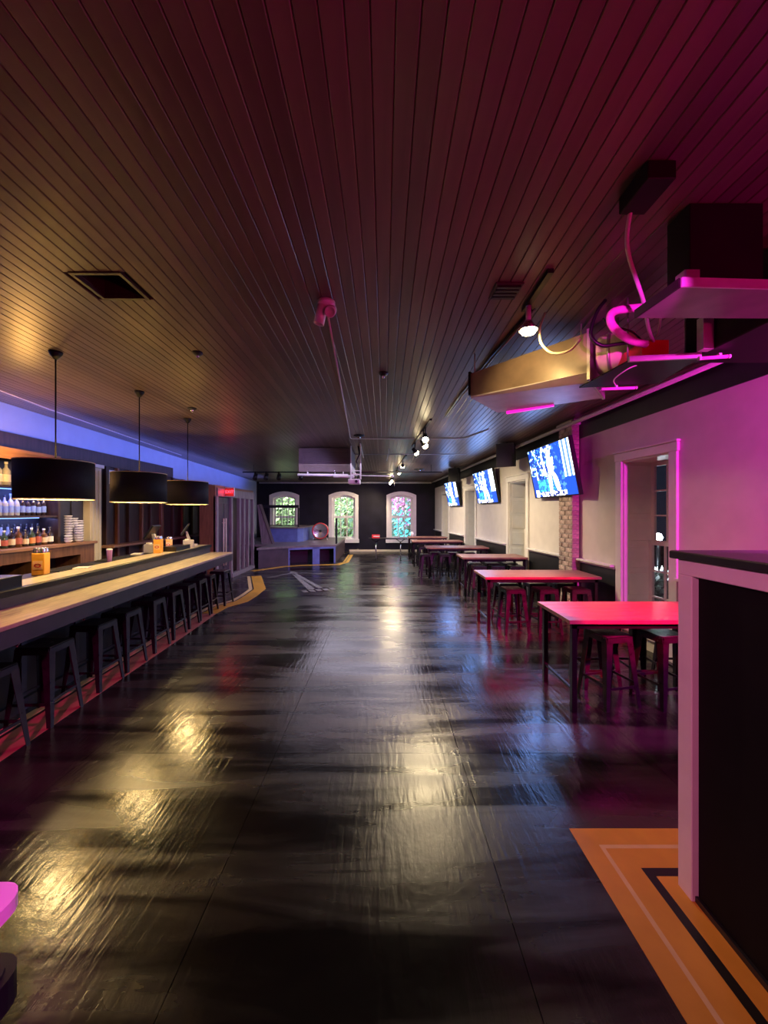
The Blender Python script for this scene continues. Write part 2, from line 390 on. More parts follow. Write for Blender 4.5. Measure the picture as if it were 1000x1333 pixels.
# wainscot, chair rail and base between the windows
segs = [(-1.6, WIN[0][0]-0.13), (WIN[0][1]+0.13, 5.74), (6.14, WIN[1][0]-0.13), (WIN[1][1]+0.13, WIN[2][0]-0.13), (WIN[2][1]+0.13, WIN[3][0]-0.13), (WIN[3][1]+0.13, 15.48)]
for a, c in segs:
    trim(B().box(-0.016, 0.0, a, c, 0, 0.86), 'black', (3.45, 0, 0), RWR)
    trim(B().box(-0.085, 0.0, a, c, 0.885, 0.915, 0.004).box(-0.03, 0.0, a, c, 0.855, 0.885, 0.004), 'white', (3.45, 0, 0), RWR)
wn = [0]
def right_window(a, c, idx):
    wn[0] += 1
    r = sroot('window_%d' % wn[0], (3.45, 0, 0), RWR)
    z0, z1 = 0.16, 2.24
    # casing on the room side
    f = B()
    for s in (a-0.105, c): f.box(-0.030, 0.0, s, s+0.105, 0.0, z1+0.02, 0.004)
    f.box(-0.034, 0.0, a-0.12, c+0.12, z1, z1+0.10, 0.006).box(-0.050, 0.0, a-0.13, c+0.13, z1+0.10, z1+0.125, 0.005)
    part('casing', f, 'white', r)
    # panelled reveals
    for sgn, s in ((1, a), (-1, c)):
        j = B(); s0, s1 = sorted((s, s+sgn*0.018)); j.box(0.0, 0.40, s0, s1, z0, z1)
        for k in range(6):
            zz = z0 + 0.06 + k*0.34
            t0, t1 = sorted((s+sgn*0.018, s+sgn*0.028))
            j.box(0.05, 0.36, t0, t1, zz, zz+0.27, 0.004)
        part('jamb', j, 'white', r)
    part('head_panel', B().box(0.0, 0.40, a+0.018, c-0.018, z1-0.018, z1), 'white', r)
    part('sill', B().box(-0.04, 0.40, a+0.018, c-0.018, z0-0.02, z0+0.015, 0.004), 'white', r)
    # double hung sashes with small panes
    x0, x1 = 0.355, 0.392; s0, s1 = a+0.022, c-0.022
    zm = (z0+z1)/2
    for k, (q0, q1) in enumerate(((zm, z1-0.02), (z0+0.02, zm+0.04))):
        f = B(); xo = 0.0 if k == 0 else -0.03
        f.box(x0+xo, x1+xo, s0, s0+0.05, q0, q1).box(x0+xo, x1+xo, s1-0.05, s1, q0, q1)
        f.box(x0+xo, x1+xo, s0+0.05, s1-0.05, q0, q0+0.05).box(x0+xo, x1+xo, s0+0.05, s1-0.05, q1-0.05, q1)
        sash = part('sash', f, 'white', r)
        g = B()
        for i in (1, 2):
            y = s0+0.05 + (s1-s0-0.1)*i/3; g.box(x0+0.006+xo, x1-0.006+xo, y-0.010, y+0.010, q0+0.05, q1-0.05)
        for i in (1, 2):
            z = q0+0.05 + (q1-q0-0.1)*i/3; g.box(x0+0.006+xo, x1-0.006+xo, s0+0.05, s1-0.05, z-0.010, z+0.010)
        part('muntin', g, 'white', sash)
        part('pane', B().box(x0+0.016+xo, x0+0.020+xo, s0+0.05, s1-0.05, q0+0.05, q1-0.05), 'glass', sash)
for i, (a, c) in enumerate(WIN): right_window(a, c, i)

# far wall with three arched windows
FW = [(-4.02, 0), (-1.63, 0), (0.70, 0)]
hw, zb, zs, zt = 0.47, 0.50, 2.16, 2.30        # half width, sill, spring line, crown of the opening
wf = sroot('wall_far')
def arch(cx, h, z0, zsp, ztop, n=8):
    pts = [(cx-h, z0)]
    for i in range(n+1):
        t = i/n; x = cx-h + 2*h*t; pts.append((x, zsp + (ztop-zsp)*(1-(2*t-1)**2)))
    pts.append((cx+h, z0)); return pts
q = B(); x0 = -5.7
for cx, _ in FW:
    q.box(x0, cx-hw, YF, YF+0.3, 0, 2.9); q.box(cx-hw, cx+hw, YF, YF+0.3, 0, zb)
    top = arch(cx, hw, zs, zs, zt)[1:-1]
    q.prism(top + [(cx+hw, 2.9), (cx-hw, 2.9)], YF, YF+0.3, 'y')
    x0 = cx+hw
q.box(x0, 2.6, YF, YF+0.3, 0, 2.9)
part('wall_surface', q, 'darkwall', wf)
def far_window(cx):
    wn[0] += 1
    r = sroot('window_%d' % wn[0])
    o = arch(cx, hw+0.13, zb-0.02, zs+0.12, zt+0.13); i = arch(cx, hw-0.005, zb+0.0, zs, zt-0.005)
    part('casing', B().ring(o, i, YF-0.04, YF+0.02), 'white', r)
    part('sill', B().box(cx-hw-0.16, cx+hw+0.16, YF-0.10, YF+0.02, zb-0.14, zb+0.01, 0.006), 'white', r)
    part('jamb', B().ring(arch(cx, hw, zb, zs, zt), arch(cx, hw-0.02, zb+0.02, zs, zt-0.02), YF+0.02, YF+0.28), 'white', r)
    zm = (zb+zt)/2
    # upper sash
    o = arch(cx, hw-0.02, zm-0.02, zs, zt-0.02); n = arch(cx, hw-0.09, zm+0.04, zs-0.04, zt-0.09)
    up = part('sash', B().ring(o, n, YF+0.14, YF+0.18), 'white', r)
    g = B()
    for k in (-1, 1): g.box(cx+k*(hw-0.09)/3-0.017, cx+k*(hw-0.09)/3+0.017, YF+0.148, YF+0.172, zm+0.04, zt-0.10)
    g.box(cx-hw+0.09, cx+hw-0.09, YF+0.148, YF+0.172, zm+0.46, zm+0.485)
    part('muntin', g, 'white', up)
    part('pane', B().prism(n, YF+0.158, YF+0.162, 'y'), 'glass', up)
    # lower sash
    f = B(); a, c = cx-hw+0.02, cx+hw-0.02
    f.box(a, a+0.07, YF+0.09, YF+0.13, zb+0.02, zm+0.03).box(c-0.07, c, YF+0.09, YF+0.13, zb+0.02, zm+0.03)
    f.box(a+0.07, c-0.07, YF+0.09, YF+0.13, zb+0.02, zb+0.10).box(a+0.07, c-0.07, YF+0.09, YF+0.13, zm-0.04, zm+0.03)
    lo = part('sash', f, 'white', r); g = B()
    for k in (-1, 1): g.box(cx+k*(hw-0.09)/3-0.017, cx+k*(hw-0.09)/3+0.017, YF+0.098, YF+0.122, zb+0.10, zm-0.04)
    g.box(a+0.07, c-0.07, YF+0.098, YF+0.122, (zb+zm)/2-0.012, (zb+zm)/2+0.012)
    part('muntin', g, 'white', lo)
    part('pane', B().box(a+0.07, c-0.07, YF+0.108, YF+0.112, zb+0.10, zm-0.04), 'glass', lo)
for cx, _ in FW: far_window(cx)
struct('baseboard_far', B().box(-1.4, 2.05, YF-0.03, YF, 0, 0.085, 0.006), 'cream')

# left wall, upper part pale, and dark timber header below it
wl = sroot('wall_left', (-4.80, 0, 0), LWR)
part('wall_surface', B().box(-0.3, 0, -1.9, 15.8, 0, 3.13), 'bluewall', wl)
trim(B().box(0, 0.06, 0.5, 9.0, 2.40, 2.63, 0.006), 'darkwood', (-4.80, 0, 0), LWR)
wne = sroot('wall_near')
part('wall_surface', B().box(-5.6, 4.1, -1.9, -1.7, 0, 3.15), 'darkwall', wne)

# ------------------------------------------------------------------ painted floor borders
def ribbon(name_m, pts, d0, d1, z):
    """flat painted strip between two offsets to the left of a polyline"""
    P = [Vector((x, y)) for x, y in pts]; n = len(P)
    def off(d):
        o = []
        for i in range(n):
            d1_ = (P[i]-P[i-1]).normalized() if i > 0 else (P[1]-P[0]).normalized()
            d2_ = (P[i+1]-P[i]).normalized() if i < n-1 else d1_
            n1 = Vector((-d1_.y, d1_.x)); n2 = Vector((-d2_.y, d2_.x)); m_ = (n1+n2); m_.normalize()
            o.append(P[i] + m_*(d/max(0.35, m_.dot(n1))))
        return o
    A, C = off(d0), off(d1); q = B()
    for i in range(n-1):
        q.hexa([(A[i].x, A[i].y, 0.0002), (A[i+1].x, A[i+1].y, 0.0002), (C[i+1].x, C[i+1].y, 0.0002), (C[i].x, C[i].y, 0.0002),
                (A[i].x, A[i].y, z), (A[i+1].x, A[i+1].y, z), (C[i+1].x, C[i+1].y, z), (C[i].x, C[i].y, z)])
    return trim(q, name_m)
# around the booth at right
bo = [(3.0, 1.94), (0.935, 1.94), (0.965, 0.2), (0.97, -0.6)]
bo = [(0.97, -0.6), (0.965, 0.2), (0.935, 1.94), (3.0, 1.94)]
def border(pts, sgn, W):
    for m_, a, c, z in W: ribbon(m_, pts, sgn*a, sgn*c, z)
border(bo, -1, [('yellow', 0.0, 0.095, .002), ('pale', 0.095, 0.115, .002), ('yellow', 0.115, 0.215, .002), ('line', 0.215, 0.255, .002), ('yellow', 0.255, 0.36, .002)])
# along the bar, round its end and on to the screen
bb = [(-2.39, 1.0), (-2.59, 5.23), (-2.64, 6.05), (-2.62, 6.45), (-2.43, 6.85), (-2.42, 7.3), (-2.46, 8.0), (-3.08, 9.64)]
border(bb[:3], 1, [('pinklit_ochre', 0.0, 0.235, .002), ('line', 0.235, 0.265, .002), ('pale', 0.265, 0.335, .006)])  # bar run: pink light painted into the ochre band
border(bb[2:], 1, [('yellow', 0.0, 0.235, .002), ('line', 0.235, 0.265, .002), ('pale', 0.265, 0.335, .006)])
# along the stage front
sb = [(-3.50, 10.35), (-2.86, 11.2), (-2.35, 11.45), (-1.35, 11.6), (-1.12, 12.2), (-1.15, 14.4)]
border(sb, 1, [('yellow', 0.0, 0.10, .002), ('line', 0.10, 0.125, .002), ('yellow', 0.125, 0.19, .002)])

# painted emblem on the floor: anchor of faded grey paint
def flat(q, poly, z=0.0025): q.prism(poly, 0.0002, z, 'z')
q = B()
cr = Vector((-2.36, 10.05)); en = Vector((-1.33, 7.80)); d = (en-cr).normalized(); nn = Vector((d.y, -d.x))*-1
def E(a, b): p = cr + d*a + nn*b; return (p.x, p.y)
Ltot = (en-cr).length
flat(q, [E(0.0, -0.05), E(0.0, 0.05), E(Ltot-0.25, 0.16), E(Ltot-0.25, 0.06)])
flat(q, [E(0.1, -0.07), E(Ltot-0.2, -0.17), E(Ltot-0.2, -0.02), E(0.1, -0.01)])
for i in range(-6, 6):
    t0, t1 = i/6, (i+1)/6
    def arm(t): return E(0.05 + 0.42*t*t - 0.05, 0.62*t)
    a0, a1 = arm(t0), arm(t1); dd = 0.055
    flat(q, [a0, a1, (a1[0]+d.x*dd, a1[1]+d.y*dd), (a0[0]+d.x*dd, a0[1]+d.y*dd)])
for sg in (-1, 1):
    flat(q, [E(0.42, 0.50*sg), E(0.40, 0.74*sg), E(0.30, 0.62*sg)])
for k in range(5):
    o_ = -0.32 + k*0.145
    flat(q, [E(Ltot-0.16, o_), E(Ltot-0.16, o_+0.10), E(Ltot+0.02+0.03*(k % 2), o_+0.11), E(Ltot+0.02, o_+0.01)])
flat(q, [E(-0.30, -0.03), E(-0.30, 0.03), E(-0.02, 0.12), E(-0.02, -0.12)])
trim(q, 'emblem')

# ------------------------------------------------------------------ stools
def stool_proto():
    H, hs, hf = 0.585, 0.125, 0.168
    r = thing('metal_stool', 'x', 'stool')
    q = B(); q.box(-hs, hs, -hs, hs, H-0.014, H, 0.006)
    q.box(-0.045, 0.045, -0.014, 0.014, H, H+0.0012)
    for s in (-1, 1):
        q.box(-hs+0.004, hs-0.004, s*hs-0.004, s*hs+0.001, H-0.055, H-0.012)
        q.box(s*hs-0.004, s*hs+0.001, -hs+0.004, hs-0.004, H-0.055, H-0.012)
    part('seat', q, 'stool', r)
    for sx in (-1, 1):
        for sy in (-1, 1):
            q = B(); t = 0.004
            wt, wb = 0.060, 0.030
            X0, Y0, X1, Y1 = sx*hs, sy*hs, sx*hf, sy*hf; zt_ = H-0.030
            q.hexa([(X1, Y1, 0), (X1-sx*wb, Y1, 0), (X1-sx*wb, Y1-sy*t, 0), (X1, Y1-sy*t, 0),
                    (X0, Y0, zt_), (X0-sx*wt, Y0, zt_), (X0-sx*wt, Y0-sy*t, zt_), (X0, Y0-sy*t, zt_)])
            q.hexa([(X1, Y1-sy*t, 0), (X1, Y1-sy*wb, 0), (X1-sx*t, Y1-sy*wb, 0), (X1-sx*t, Y1-sy*t, 0),
                    (X0, Y0-sy*t, zt_), (X0, Y0-sy*wt, zt_), (X0-sx*t, Y0-sy*wt, zt_), (X0-sx*t, Y0-sy*t, zt_)])
            part('leg', q, 'stool', r)
    zf = 0.17; e = hs + (hf-hs)*(1-zf/H) - 0.008
    for s in (-1, 1):
        part('foot_rail', B().box(-e, e, s*e-0.004, s*e+0.004, zf-0.010, zf+0.010), 'stool', r)
        part('foot_rail', B().box(s*e-0.004, s*e+0.004, -e+0.004, e-0.004, zf+0.012, zf+0.032), 'stool', r)
    return r
st0 = stool_proto(); st_used = [False]
def stool(x, y, rz, label, group):
    if not st_used[0]:
        o = st0; o.location = (x, y, 0); o.rotation_euler = (0, 0, rz); o['label'] = label; st_used[0] = True
    else: o = dup(st0, (x, y, 0), rz, label)
    o['group'] = group; return o

# ------------------------------------------------------------------ bar
BR = 0.075
def bl(x, y, z=0.0):
    return Vector((-2.146 + x*math.cos(BR) - y*math.sin(BR), x*math.sin(BR) + y*math.cos(BR), z))
bar = thing('bar_counter', 'long two tier bar with worn tan wooden top and dark front', 'bar', (-2.146, 0, 0), BR)
BE = 6.75
part('lower_top', B().box(-0.385, 0.0, 0.5, BE, 0.870, 0.900, 0.004), 'bartop', bar)
part('fascia', B().box(-0.03, 0.0-0.004, 0.5, BE-0.004, 0.755, 0.870, 0.003), 'barfront', bar)
part('front_panel', B().box(-0.60, -0.56, 0.5, BE-0.1, 0.0, 0.870), 'barpanel', bar)
part('riser', B().box(-0.42, -0.385, 0.5, BE, 0.870, 0.985), 'barfront', bar)
part('upper_nosing', B().box(-0.42, -0.365, 0.5, BE+0.02, 0.985, 1.030, 0.004), 'blacksteel', bar)
part('upper_top', B().box(-0.66, -0.42, 0.5, BE+0.02, 0.990, 1.030, 0.002), 'bartop', bar)
part('service_ledge', B().box(-0.92, -0.66, 0.5, BE+0.02, 0.985, 1.022), 'barpanel', bar)
part('back_panel', B().box(-0.88, -0.84, 0.5, BE-0.05, 0.0, 0.985), 'barpanel', bar)
part('end_panel', B().box(-0.84, -0.40, BE-0.14, BE-0.1, 0.0, 0.985), 'barpanel', bar)
for k in range(8):
    y = 1.9 + k*0.62
    part('purse_hook', B().tube([(-0.09, y, 0.868), (-0.09, y, 0.74), (-0.06, y, 0.72), (-0.05, y, 0.745)], 0.006, 6), 'chrome', bar)
for i in range(9):
    y = 1.95 + i*0.60
    part('front_stile', B().box(-0.56, -0.545, y, y+0.05, 0.10, 0.86), 'barfront', bar)
part('kick_ledge', B().box(-0.56, -0.525, 0.5, BE-0.1, 0.0, 0.09), 'barfront', bar)
ys = [2.50, 3.02, 3.58, 4.00, 4.52, 4.98, 5.42, 5.82, 6.20]
for i, y in enumerate(ys):
    p = bl(-0.265, y)
    stool(p.x, p.y, BR + random.uniform(-0.06, 0.06), '%s dark metal stool from the near end under the bar' % ORD[i], 'metal stools along the bar')
p = bl(-0.20, 6.72); stool(p.x, p.y, -0.05, 'dark metal stool standing at the far end of the bar', 'metal stools along the bar')
ps = thing('side_table', 'small two tier side table at the lower left edge, its top lit magenta', 'table', (-1.19, 0.76, 0))
def rounded(hx, hy, r_, n=5):
    o = []
    for cx, cy, a0 in ((hx-r_, hy-r_, 0), (-hx+r_, hy-r_, PI/2), (-hx+r_, -hy+r_, PI), (hx-r_, -hy+r_, 1.5*PI)):
        for k in range(n+1): o.append((cx + r_*math.cos(a0+PI/2*k/n), cy + r_*math.sin(a0+PI/2*k/n)))
    return o
part('table_top', B().prism(rounded(0.25, 0.26, 0.055), 0.582, 0.618), 'lampwhite', ps, 'magenta lit top')
part('lower_tier', B().prism(rounded(0.24, 0.25, 0.06), 0.345, 0.352).prism(rounded(0.25, 0.26, 0.06), 0.352, 0.43).prism(rounded(0.235, 0.245, 0.06), 0.43, 0.44), 'bezel', ps, 'glossy black lower tier')
for sx in (-1, 1):
    for sy in (-1, 1): part('leg', B().cyl((sx*0.14, sy*0.14, 0), (sx*0.14, sy*0.14, 0.345), 0.016, n=10).cyl((sx*0.14, sy*0.14, 0.44), (sx*0.14, sy*0.14, 0.582), 0.016, n=10), 'blacksteel', ps)

def on_bar(name, label, cat, x, y, z=1.030, rz=0.0, group=None):
    p = bl(x, y, z); return thing(name, label, cat, p, BR+rz, group)
# cartons of cans on the bar
def carton(x, y, label, m1, m2, s=1.0, rz=0.0, z=1.030):
    r = on_bar('drink_carton', label, 'carton', x, y, z, rz, 'drink cartons on the bar')
    h = 0.190*s; w_ = 0.047*s
    part('carton_wrap', B().box(-w_, w_, -w_, w_, 0, h, 0.004), m1, r)
    part('side_label', B().box(-0.035*s, 0.035*s, -w_-0.002, -w_, 0.05*s, 0.125*s), m2, r, 'paler printed side')
    q = B()
    for k in range(9):
        a = 2*PI*k/9; q.box(0.022*math.cos(a)-0.006, 0.022*math.cos(a)+0.006, -w_-0.004, -w_-0.002, 0.085*s+0.014*math.sin(a)-0.005, 0.085*s+0.014*math.sin(a)+0.005)
    part('oval_print', q, 'drumred', r, 'small dark oval print')
    for sx in (-1, 1):
        for sy in (-1, 1):
            q = B().lathe([(0.022*s, 0), (0.022*s, 0.028*s), (0.017*s, 0.042*s), (0.017*s, 0.046*s), (0, 0.044*s)], (sx*0.023*s, sy*0.023*s, h), 12)
            part('can_top', q, 'chrome', r, 'silver can top')
carton(-0.76, 3.62, 'orange drink carton with silver can tops nearest on the bar', 'orange', 'peach', 1.05, 0.2, 1.022)
carton(-0.60, 5.42, 'yellow orange drink carton in front of the left till', 'orange', 'pale', 1.0, 0.1)
carton(-0.77, 6.10, 'peach drink carton between the two tills', 'peach', 'paper', 0.8, 0.1, 1.022)
r = on_bar('plastic_tumbler', 'small purple plastic tumbler standing alone on the bar', 'cup', -0.69, 4.50, 1.022)
part('cup_body', B().lathe([(0, 0), (0.022, 0), (0.028, 0.13), (0.030, 0.14), (0.026, 0.14), (0.022, 0.02), (0, 0.02)], n=14), 'purplecup', r)
part('lid', B().lathe([(0.031, 0.14), (0.031, 0.15), (0.02, 0.156), (0, 0.156)], n=14), 'lampwhite', r)
# black caddies
def caddy(x, y0, y1, h, label):
    r = on_bar('bar_caddy', label, 'caddy', x, y0)
    w_, L_ = 0.10, y1-y0
    part('caddy_base', B().box(-w_, w_, 0, L_, 0, 0.012), 'bezel', r)
    q = B().box(-w_, -w_+0.01, 0, L_, 0.012, h).box(w_-0.01, w_, 0, L_, 0.012, h).box(-w_+0.01, w_-0.01, 0, 0.01, 0.012, h).box(-w_+0.01, w_-0.01, L_-0.01, L_, 0.012, h)
    part('caddy_side', q, 'bezel', r)
    part('lid', B().box(-w_-0.004, w_+0.004, -0.004, L_+0.004, h, h+0.012, 0.003), 'bezel', r)
caddy(-0.52, 2.20, 3.00, 0.075, 'long black caddy box nearest on the upper bar')
caddy(-0.53, 5.58, 6.05, 0.055, 'short black caddy box near the right till')
for i, (x, y0, y1) in enumerate([(-0.79, 3.75, 4.35), (-0.79, 4.55, 5.15)]):
    p = bl(x, y0, 1.022)
    q = B().box(-0.10, 0.10, 0, y1-y0, 0, 0.010, 0.002)
    for k in range(9): q.box(-0.09, 0.09, 0.03+k*0.06, 0.06+k*0.06, 0.010, 0.014)
    single('bar_mat', q, 'rubber', ['black ribbed bar mat nearer the orange carton', 'black ribbed bar mat nearer the left till'][i], 'bar mat', p, BR, 'bar mats')
def napkins(x, y, label, n=5, z=1.022):
    r = on_bar('napkin_stack', label, 'napkins', x, y, z, 0.2)
    for k in range(n): part('napkin', B().box(-0.06+0.003*(k % 2), 0.06+0.003*(k % 2), -0.06, 0.06, k*0.006, k*0.006+0.0055), 'paper', r)
napkins(-0.78, 5.23, 'white paper napkin stack behind the yellow carton', 4)
napkins(-0.62, 3.95, 'white paper napkin stack beside the near orange carton', 2, 1.030)
napkins(-0.62, 6.62, 'white paper napkin stack at the far end of the bar', 4, 1.030)
# tills
def till(x, y, label, rz):
    r = on_bar('till', label, 'till', x, y, 1.022, rz)
    part('base', B().box(-0.10, 0.10, -0.09, 0.09, 0, 0.03, 0.006), 'greyplastic', r)
    part('stand', B().hexa([(-0.03, 0.02, 0.03), (0.03, 0.02, 0.03), (0.03, 0.08, 0.03), (-0.03, 0.08, 0.03), (-0.03, -0.03, 0.26), (0.03, -0.03, 0.26), (0.03, 0.0, 0.26), (-0.03, 0.0, 0.26)]), 'greyplastic', r)
    mt = Matrix.Translation((0, -0.03, 0.29)) @ Matrix.Rotation(math.radians(-32), 4, 'X')
    s_ = part('display', B().box(-0.15, 0.15, -0.015, 0.015, -0.11, 0.11, 0.005, mt), 'bezel', r)
    part('screen', B().box(-0.135, 0.135, -0.0175, -0.0155, -0.095, 0.095, 0, mt), 'screen_small', s_)
    part('receipt_printer', B().box(0.12, 0.24, -0.06, 0.10, 0, 0.13, 0.012), 'greyplastic', r)
    part('paper_roll', B().box(0.14, 0.22, -0.03, 0.02, 0.13, 0.145), 'paper', r)
till(-0.77, 5.66, 'left grey till with tilted screen on the bar', -1.45)
till(-0.62, 6.40, 'right grey till with tilted screen near the bar end', -1.2)

# pendant drum lamps over the bar
def pendant(x, y, label, watts=42):
    r = thing('drum_pendant', label, 'pendant lamp', (x, y, 0), 0, 'black drum pendants over the bar')
    zb_, h, R = 1.715, 0.335, 0.285
    top = cz(y)
    part('ceiling_cap', B().lathe([(0, 0), (0.055, 0), (0.05, -0.02), (0.015, -0.07), (0, -0.07)], (0, 0, top), 16), 'blacksteel', r)
    part('rod', B().cyl((0, 0, zb_+h-0.05), (0, 0, top-0.06), 0.006, n=8), 'blacksteel', r)
    part('shade', B().lathe([(R, zb_), (R, zb_+h), (R-0.003, zb_+h), (R-0.003, zb_)], n=40, close=True), 'shade', r)
    part('lining', B().lathe([(R-0.004, zb_+0.001), (R-0.004, zb_+h-0.001), (R-0.006, zb_+h-0.001), (R-0.006, zb_+0.001)], n=40, close=True), 'lining', r)
    for z in (zb_, zb_+h): part('rim', B().lathe([(R+0.003, z-0.004), (R+0.003, z+0.004), (R-0.008, z+0.004), (R-0.008, z-0.004)], n=40, close=True), 'lining', r, 'thin gold rim')
    q = B()
    for k in range(3):
        a = 2*PI*k/3+0.5; q.cyl((0, 0, zb_+h-0.03), ((R-0.006)*math.cos(a), (R-0.006)*math.sin(a), zb_+h-0.03), 0.004, n=6)
    part('spider', q, 'blacksteel', r)
    part('socket', B().cyl((0, 0, zb_+h-0.14), (0, 0, zb_+h-0.03), 0.02, n=10), 'blacksteel', r)
    part('bulb', B().lathe([(0, 0), (0.035, 0.015), (0.05, 0.055), (0.035, 0.095), (0.018, 0.12), (0, 0.12)], (0, 0, zb_+0.09), 14), 'bulb_yellow', r)
    lamp('pendant_light', 'POINT', (x, y, zb_+0.085), watts, WARM, size=0.05)
pendant(-2.95, 3.45, 'nearest of the three black drum pendants over the bar')
pendant(-2.88, 4.52, 'middle of the three black drum pendants over the bar')
pendant(-2.94, 5.75, 'farthest of the three black drum pendants over the bar')

# ------------------------------------------------------------------ back bar
def lw(x, y, z=0.0): return Vector((-4.80 + x*math.cos(LWR) - y*math.sin(LWR), x*math.sin(LWR) + y*math.cos(LWR), z))
bk = thing('back_bar_cabinet', 'brown wooden back bar cabinet with open niches under its top', 'cabinet', (-4.80, 0, 0), LWR)
part('cabinet_top', B().box(0.002, 0.44, 1.5, 6.02, 1.11, 1.15, 0.004), 'woodh', bk)
q = B().box(0.002, 0.03, 1.5, 6.0, 0, 1.11)
part('cabinet_back', q, 'darkwood', bk)
for y in (1.5, 2.8, 4.1, 4.9, 5.72): part('upright', B().box(0.03, 0.40, y, y+(0.28 if y > 5.5 else 0.09), 0, 1.11), 'wood', bk)
part('rail', B().box(0.36, 0.405, 1.59, 5.72, 0.97, 1.105), 'wood', bk)
part('lower_shelf', B().box(0.03, 0.38, 1.59, 5.72, 0.50, 0.53), 'darkwood', bk)
sh = thing('bottle_shelf', 'dark tall bottle shelf on the wooden back bar', 'shelf', (-4.80, 0, 1.15), LWR)
part('side_panel', B().box(0.03, 0.30, 5.44, 5.48, 0, 1.20), 'darkwood', sh)
part('side_panel', B().box(0.03, 0.30, 2.0, 2.04, 0, 1.20), 'darkwood', sh)
part('back_panel', B().box(0.005, 0.03, 2.0, 5.48, 0, 1.20), 'barfront', sh)
for z in (0.375, 0.755): part('shelf_board', B().box(0.03, 0.29, 2.04, 5.44, z, z+0.025), 'darkwood', sh)
part('light_valance', B().box(0.03, 0.34, 2.04, 5.44, 1.20, 1.235), 'woodh', sh, 'orange lit top board')
part('valance_face', B().hexa([(0.30, 2.04, 1.10), (0.32, 2.04, 1.10), (0.32, 5.44, 1.10), (0.30, 5.44, 1.10), (0.32, 2.04, 1.20), (0.34, 2.04, 1.20), (0.34, 5.44, 1.20), (0.32, 5.44, 1.20)]), 'woodh', sh)
q = B()
part('blue_strip', B().box(0.05, 0.07, 2.1, 5.40, 0.745, 0.752), 'led_blue', sh, 'blue lit strip under the shelf')
part('blue_strip', B().box(0.05, 0.07, 2.1, 5.40, 0.363, 0.370), 'led_blue', sh, 'blue lit strip under the shelf')
a = lamp('shelf_blue_light', 'AREA', lw(0.20, 4.6, 1.89), 8, BLUE, lw(0.16, 4.6, 1.0), 1.7, size_y=0.12)
a = lamp('shelf_blue_light', 'AREA', lw(0.20, 4.6, 1.51), 5, (0.3, 0.35, 1.0), lw(0.16, 4.6, 1.0), 1.7, size_y=0.12)
lamp('shelf_top_light', 'POINT', lw(0.70, 4.45, 2.28), 34, (1.0, 0.50, 0.12), size=0.03)
lamp('bar_back_fill', 'SPOT', lw(1.15, 5.3, 2.55), 130, (1.0, 0.74, 0.46), lw(0.2, 5.5, 1.0), 0.05, 80, 0.5)  # unseen warm spot added to light the pilaster and back bar
# upright panel at the end of the shelf and cups on the back bar
single('end_board', B().box(0.0, 0.03, 0, 0.76, 0, 1.22).box(0.03, 0.05, 0.16, 0.20, 0, 1.22, 0.003).box(0.03, 0.05, 0.50, 0.54, 0, 1.22, 0.003), 'barfront', 'plain slate board on the wall behind the stacks of cups', 'board', lw(0.003, 5.50, 1.15), LWR)
BOT = [('clear', (0.55, 0.60, 0.70)), ('amber', (0.14, 0.06, 0.03)), ('green', (0.04, 0.07, 0.05)), ('dark', (0.03, 0.02, 0.03))]
for n_, c_ in BOT: M['bot_'+n_] = mat('bottle_glass_'+n_, c_, 0.12, noise=0.1, scale=15, trans=0.35 if n_ == 'clear' else 0.1)
LAB = [('cream', (0.75, 0.66, 0.50)), ('red', (0.45, 0.12, 0.10)), ('white', (0.8, 0.8, 0.8)), ('orange', (0.75, 0.30, 0.12)), ('blue', (0.2, 0.3, 0.7))]
for n_, c_ in LAB: M['lab_'+n_] = mat('bottle_label_'+n_, c_, 0.5, noise=0.1, scale=40)
M['cap_red'] = mat('red_cap', (0.6, 0.06, 0.08), 0.4); M['cap_black'] = mat('black_cap', (0.02, 0.02, 0.02), 0.4); M['cap_white'] = mat('white_cap', (0.8, 0.78, 0.75), 0.4)
BM = {}
def bottle(p, h, r_, kind, lab, cap, label, group):
    key = (round(h, 3), round(r_, 3), kind)
    if key not in BM:
        BM[key] = B().lathe([(0, 0.002), (r_*0.9, 0), (r_, 0.01), (r_, h*0.58), (r_*0.85, h*0.66), (r_*0.36, h*0.76), (r_*0.32, h*0.94), (0, h*0.94)], n=12).mesh('bottle_body', M['bot_'+kind])
    k2 = (round(h, 3), round(r_, 3), 'l', lab)
    if k2 not in BM: BM[k2] = B().lathe([(r_+0.0012, h*0.15), (r_+0.0012, h*0.46)], n=12).mesh('label_band', M['lab_'+lab])
    k3 = (round(h, 3), round(r_, 3), 'c', cap)
    if k3 not in BM: BM[k3] = B().lathe([(r_*0.4, h*0.90), (r_*0.4, h), (0, h)], n=10).mesh('cap', M['cap_'+cap])
    o = thing('liquor_bottle', label, 'bottle', p, random.uniform(0, 6), group)
    link('glass_body', BM[key], o); link('paper_label', BM[k2], o); link('cap', BM[k3], o)
# top shelf: three big bottles with red or pale tops at the left edge of the frame
for i in range(3):
    bottle(lw(0.16, 4.60+0.11*i, 1.932), 0.30, 0.045, 'clear', 'white', ['red', 'red', 'white'][i], '%s from the left of the pale bottles on the top shelf' % ORD[i], 'bottles on the top shelf')
# middle shelf, lit blue
for i in range(14):
    k = 'clear' if i < 9 else 'dark'
    bottle(lw(0.15, 4.33+0.080*i, 1.552), 0.26 + 0.02*(i % 2), 0.033, k, 'blue', 'white' if i % 3 else 'black',
           '%s from the left in the blue lit row of bottles' % ORD[i], 'bottles on the blue lit shelf')
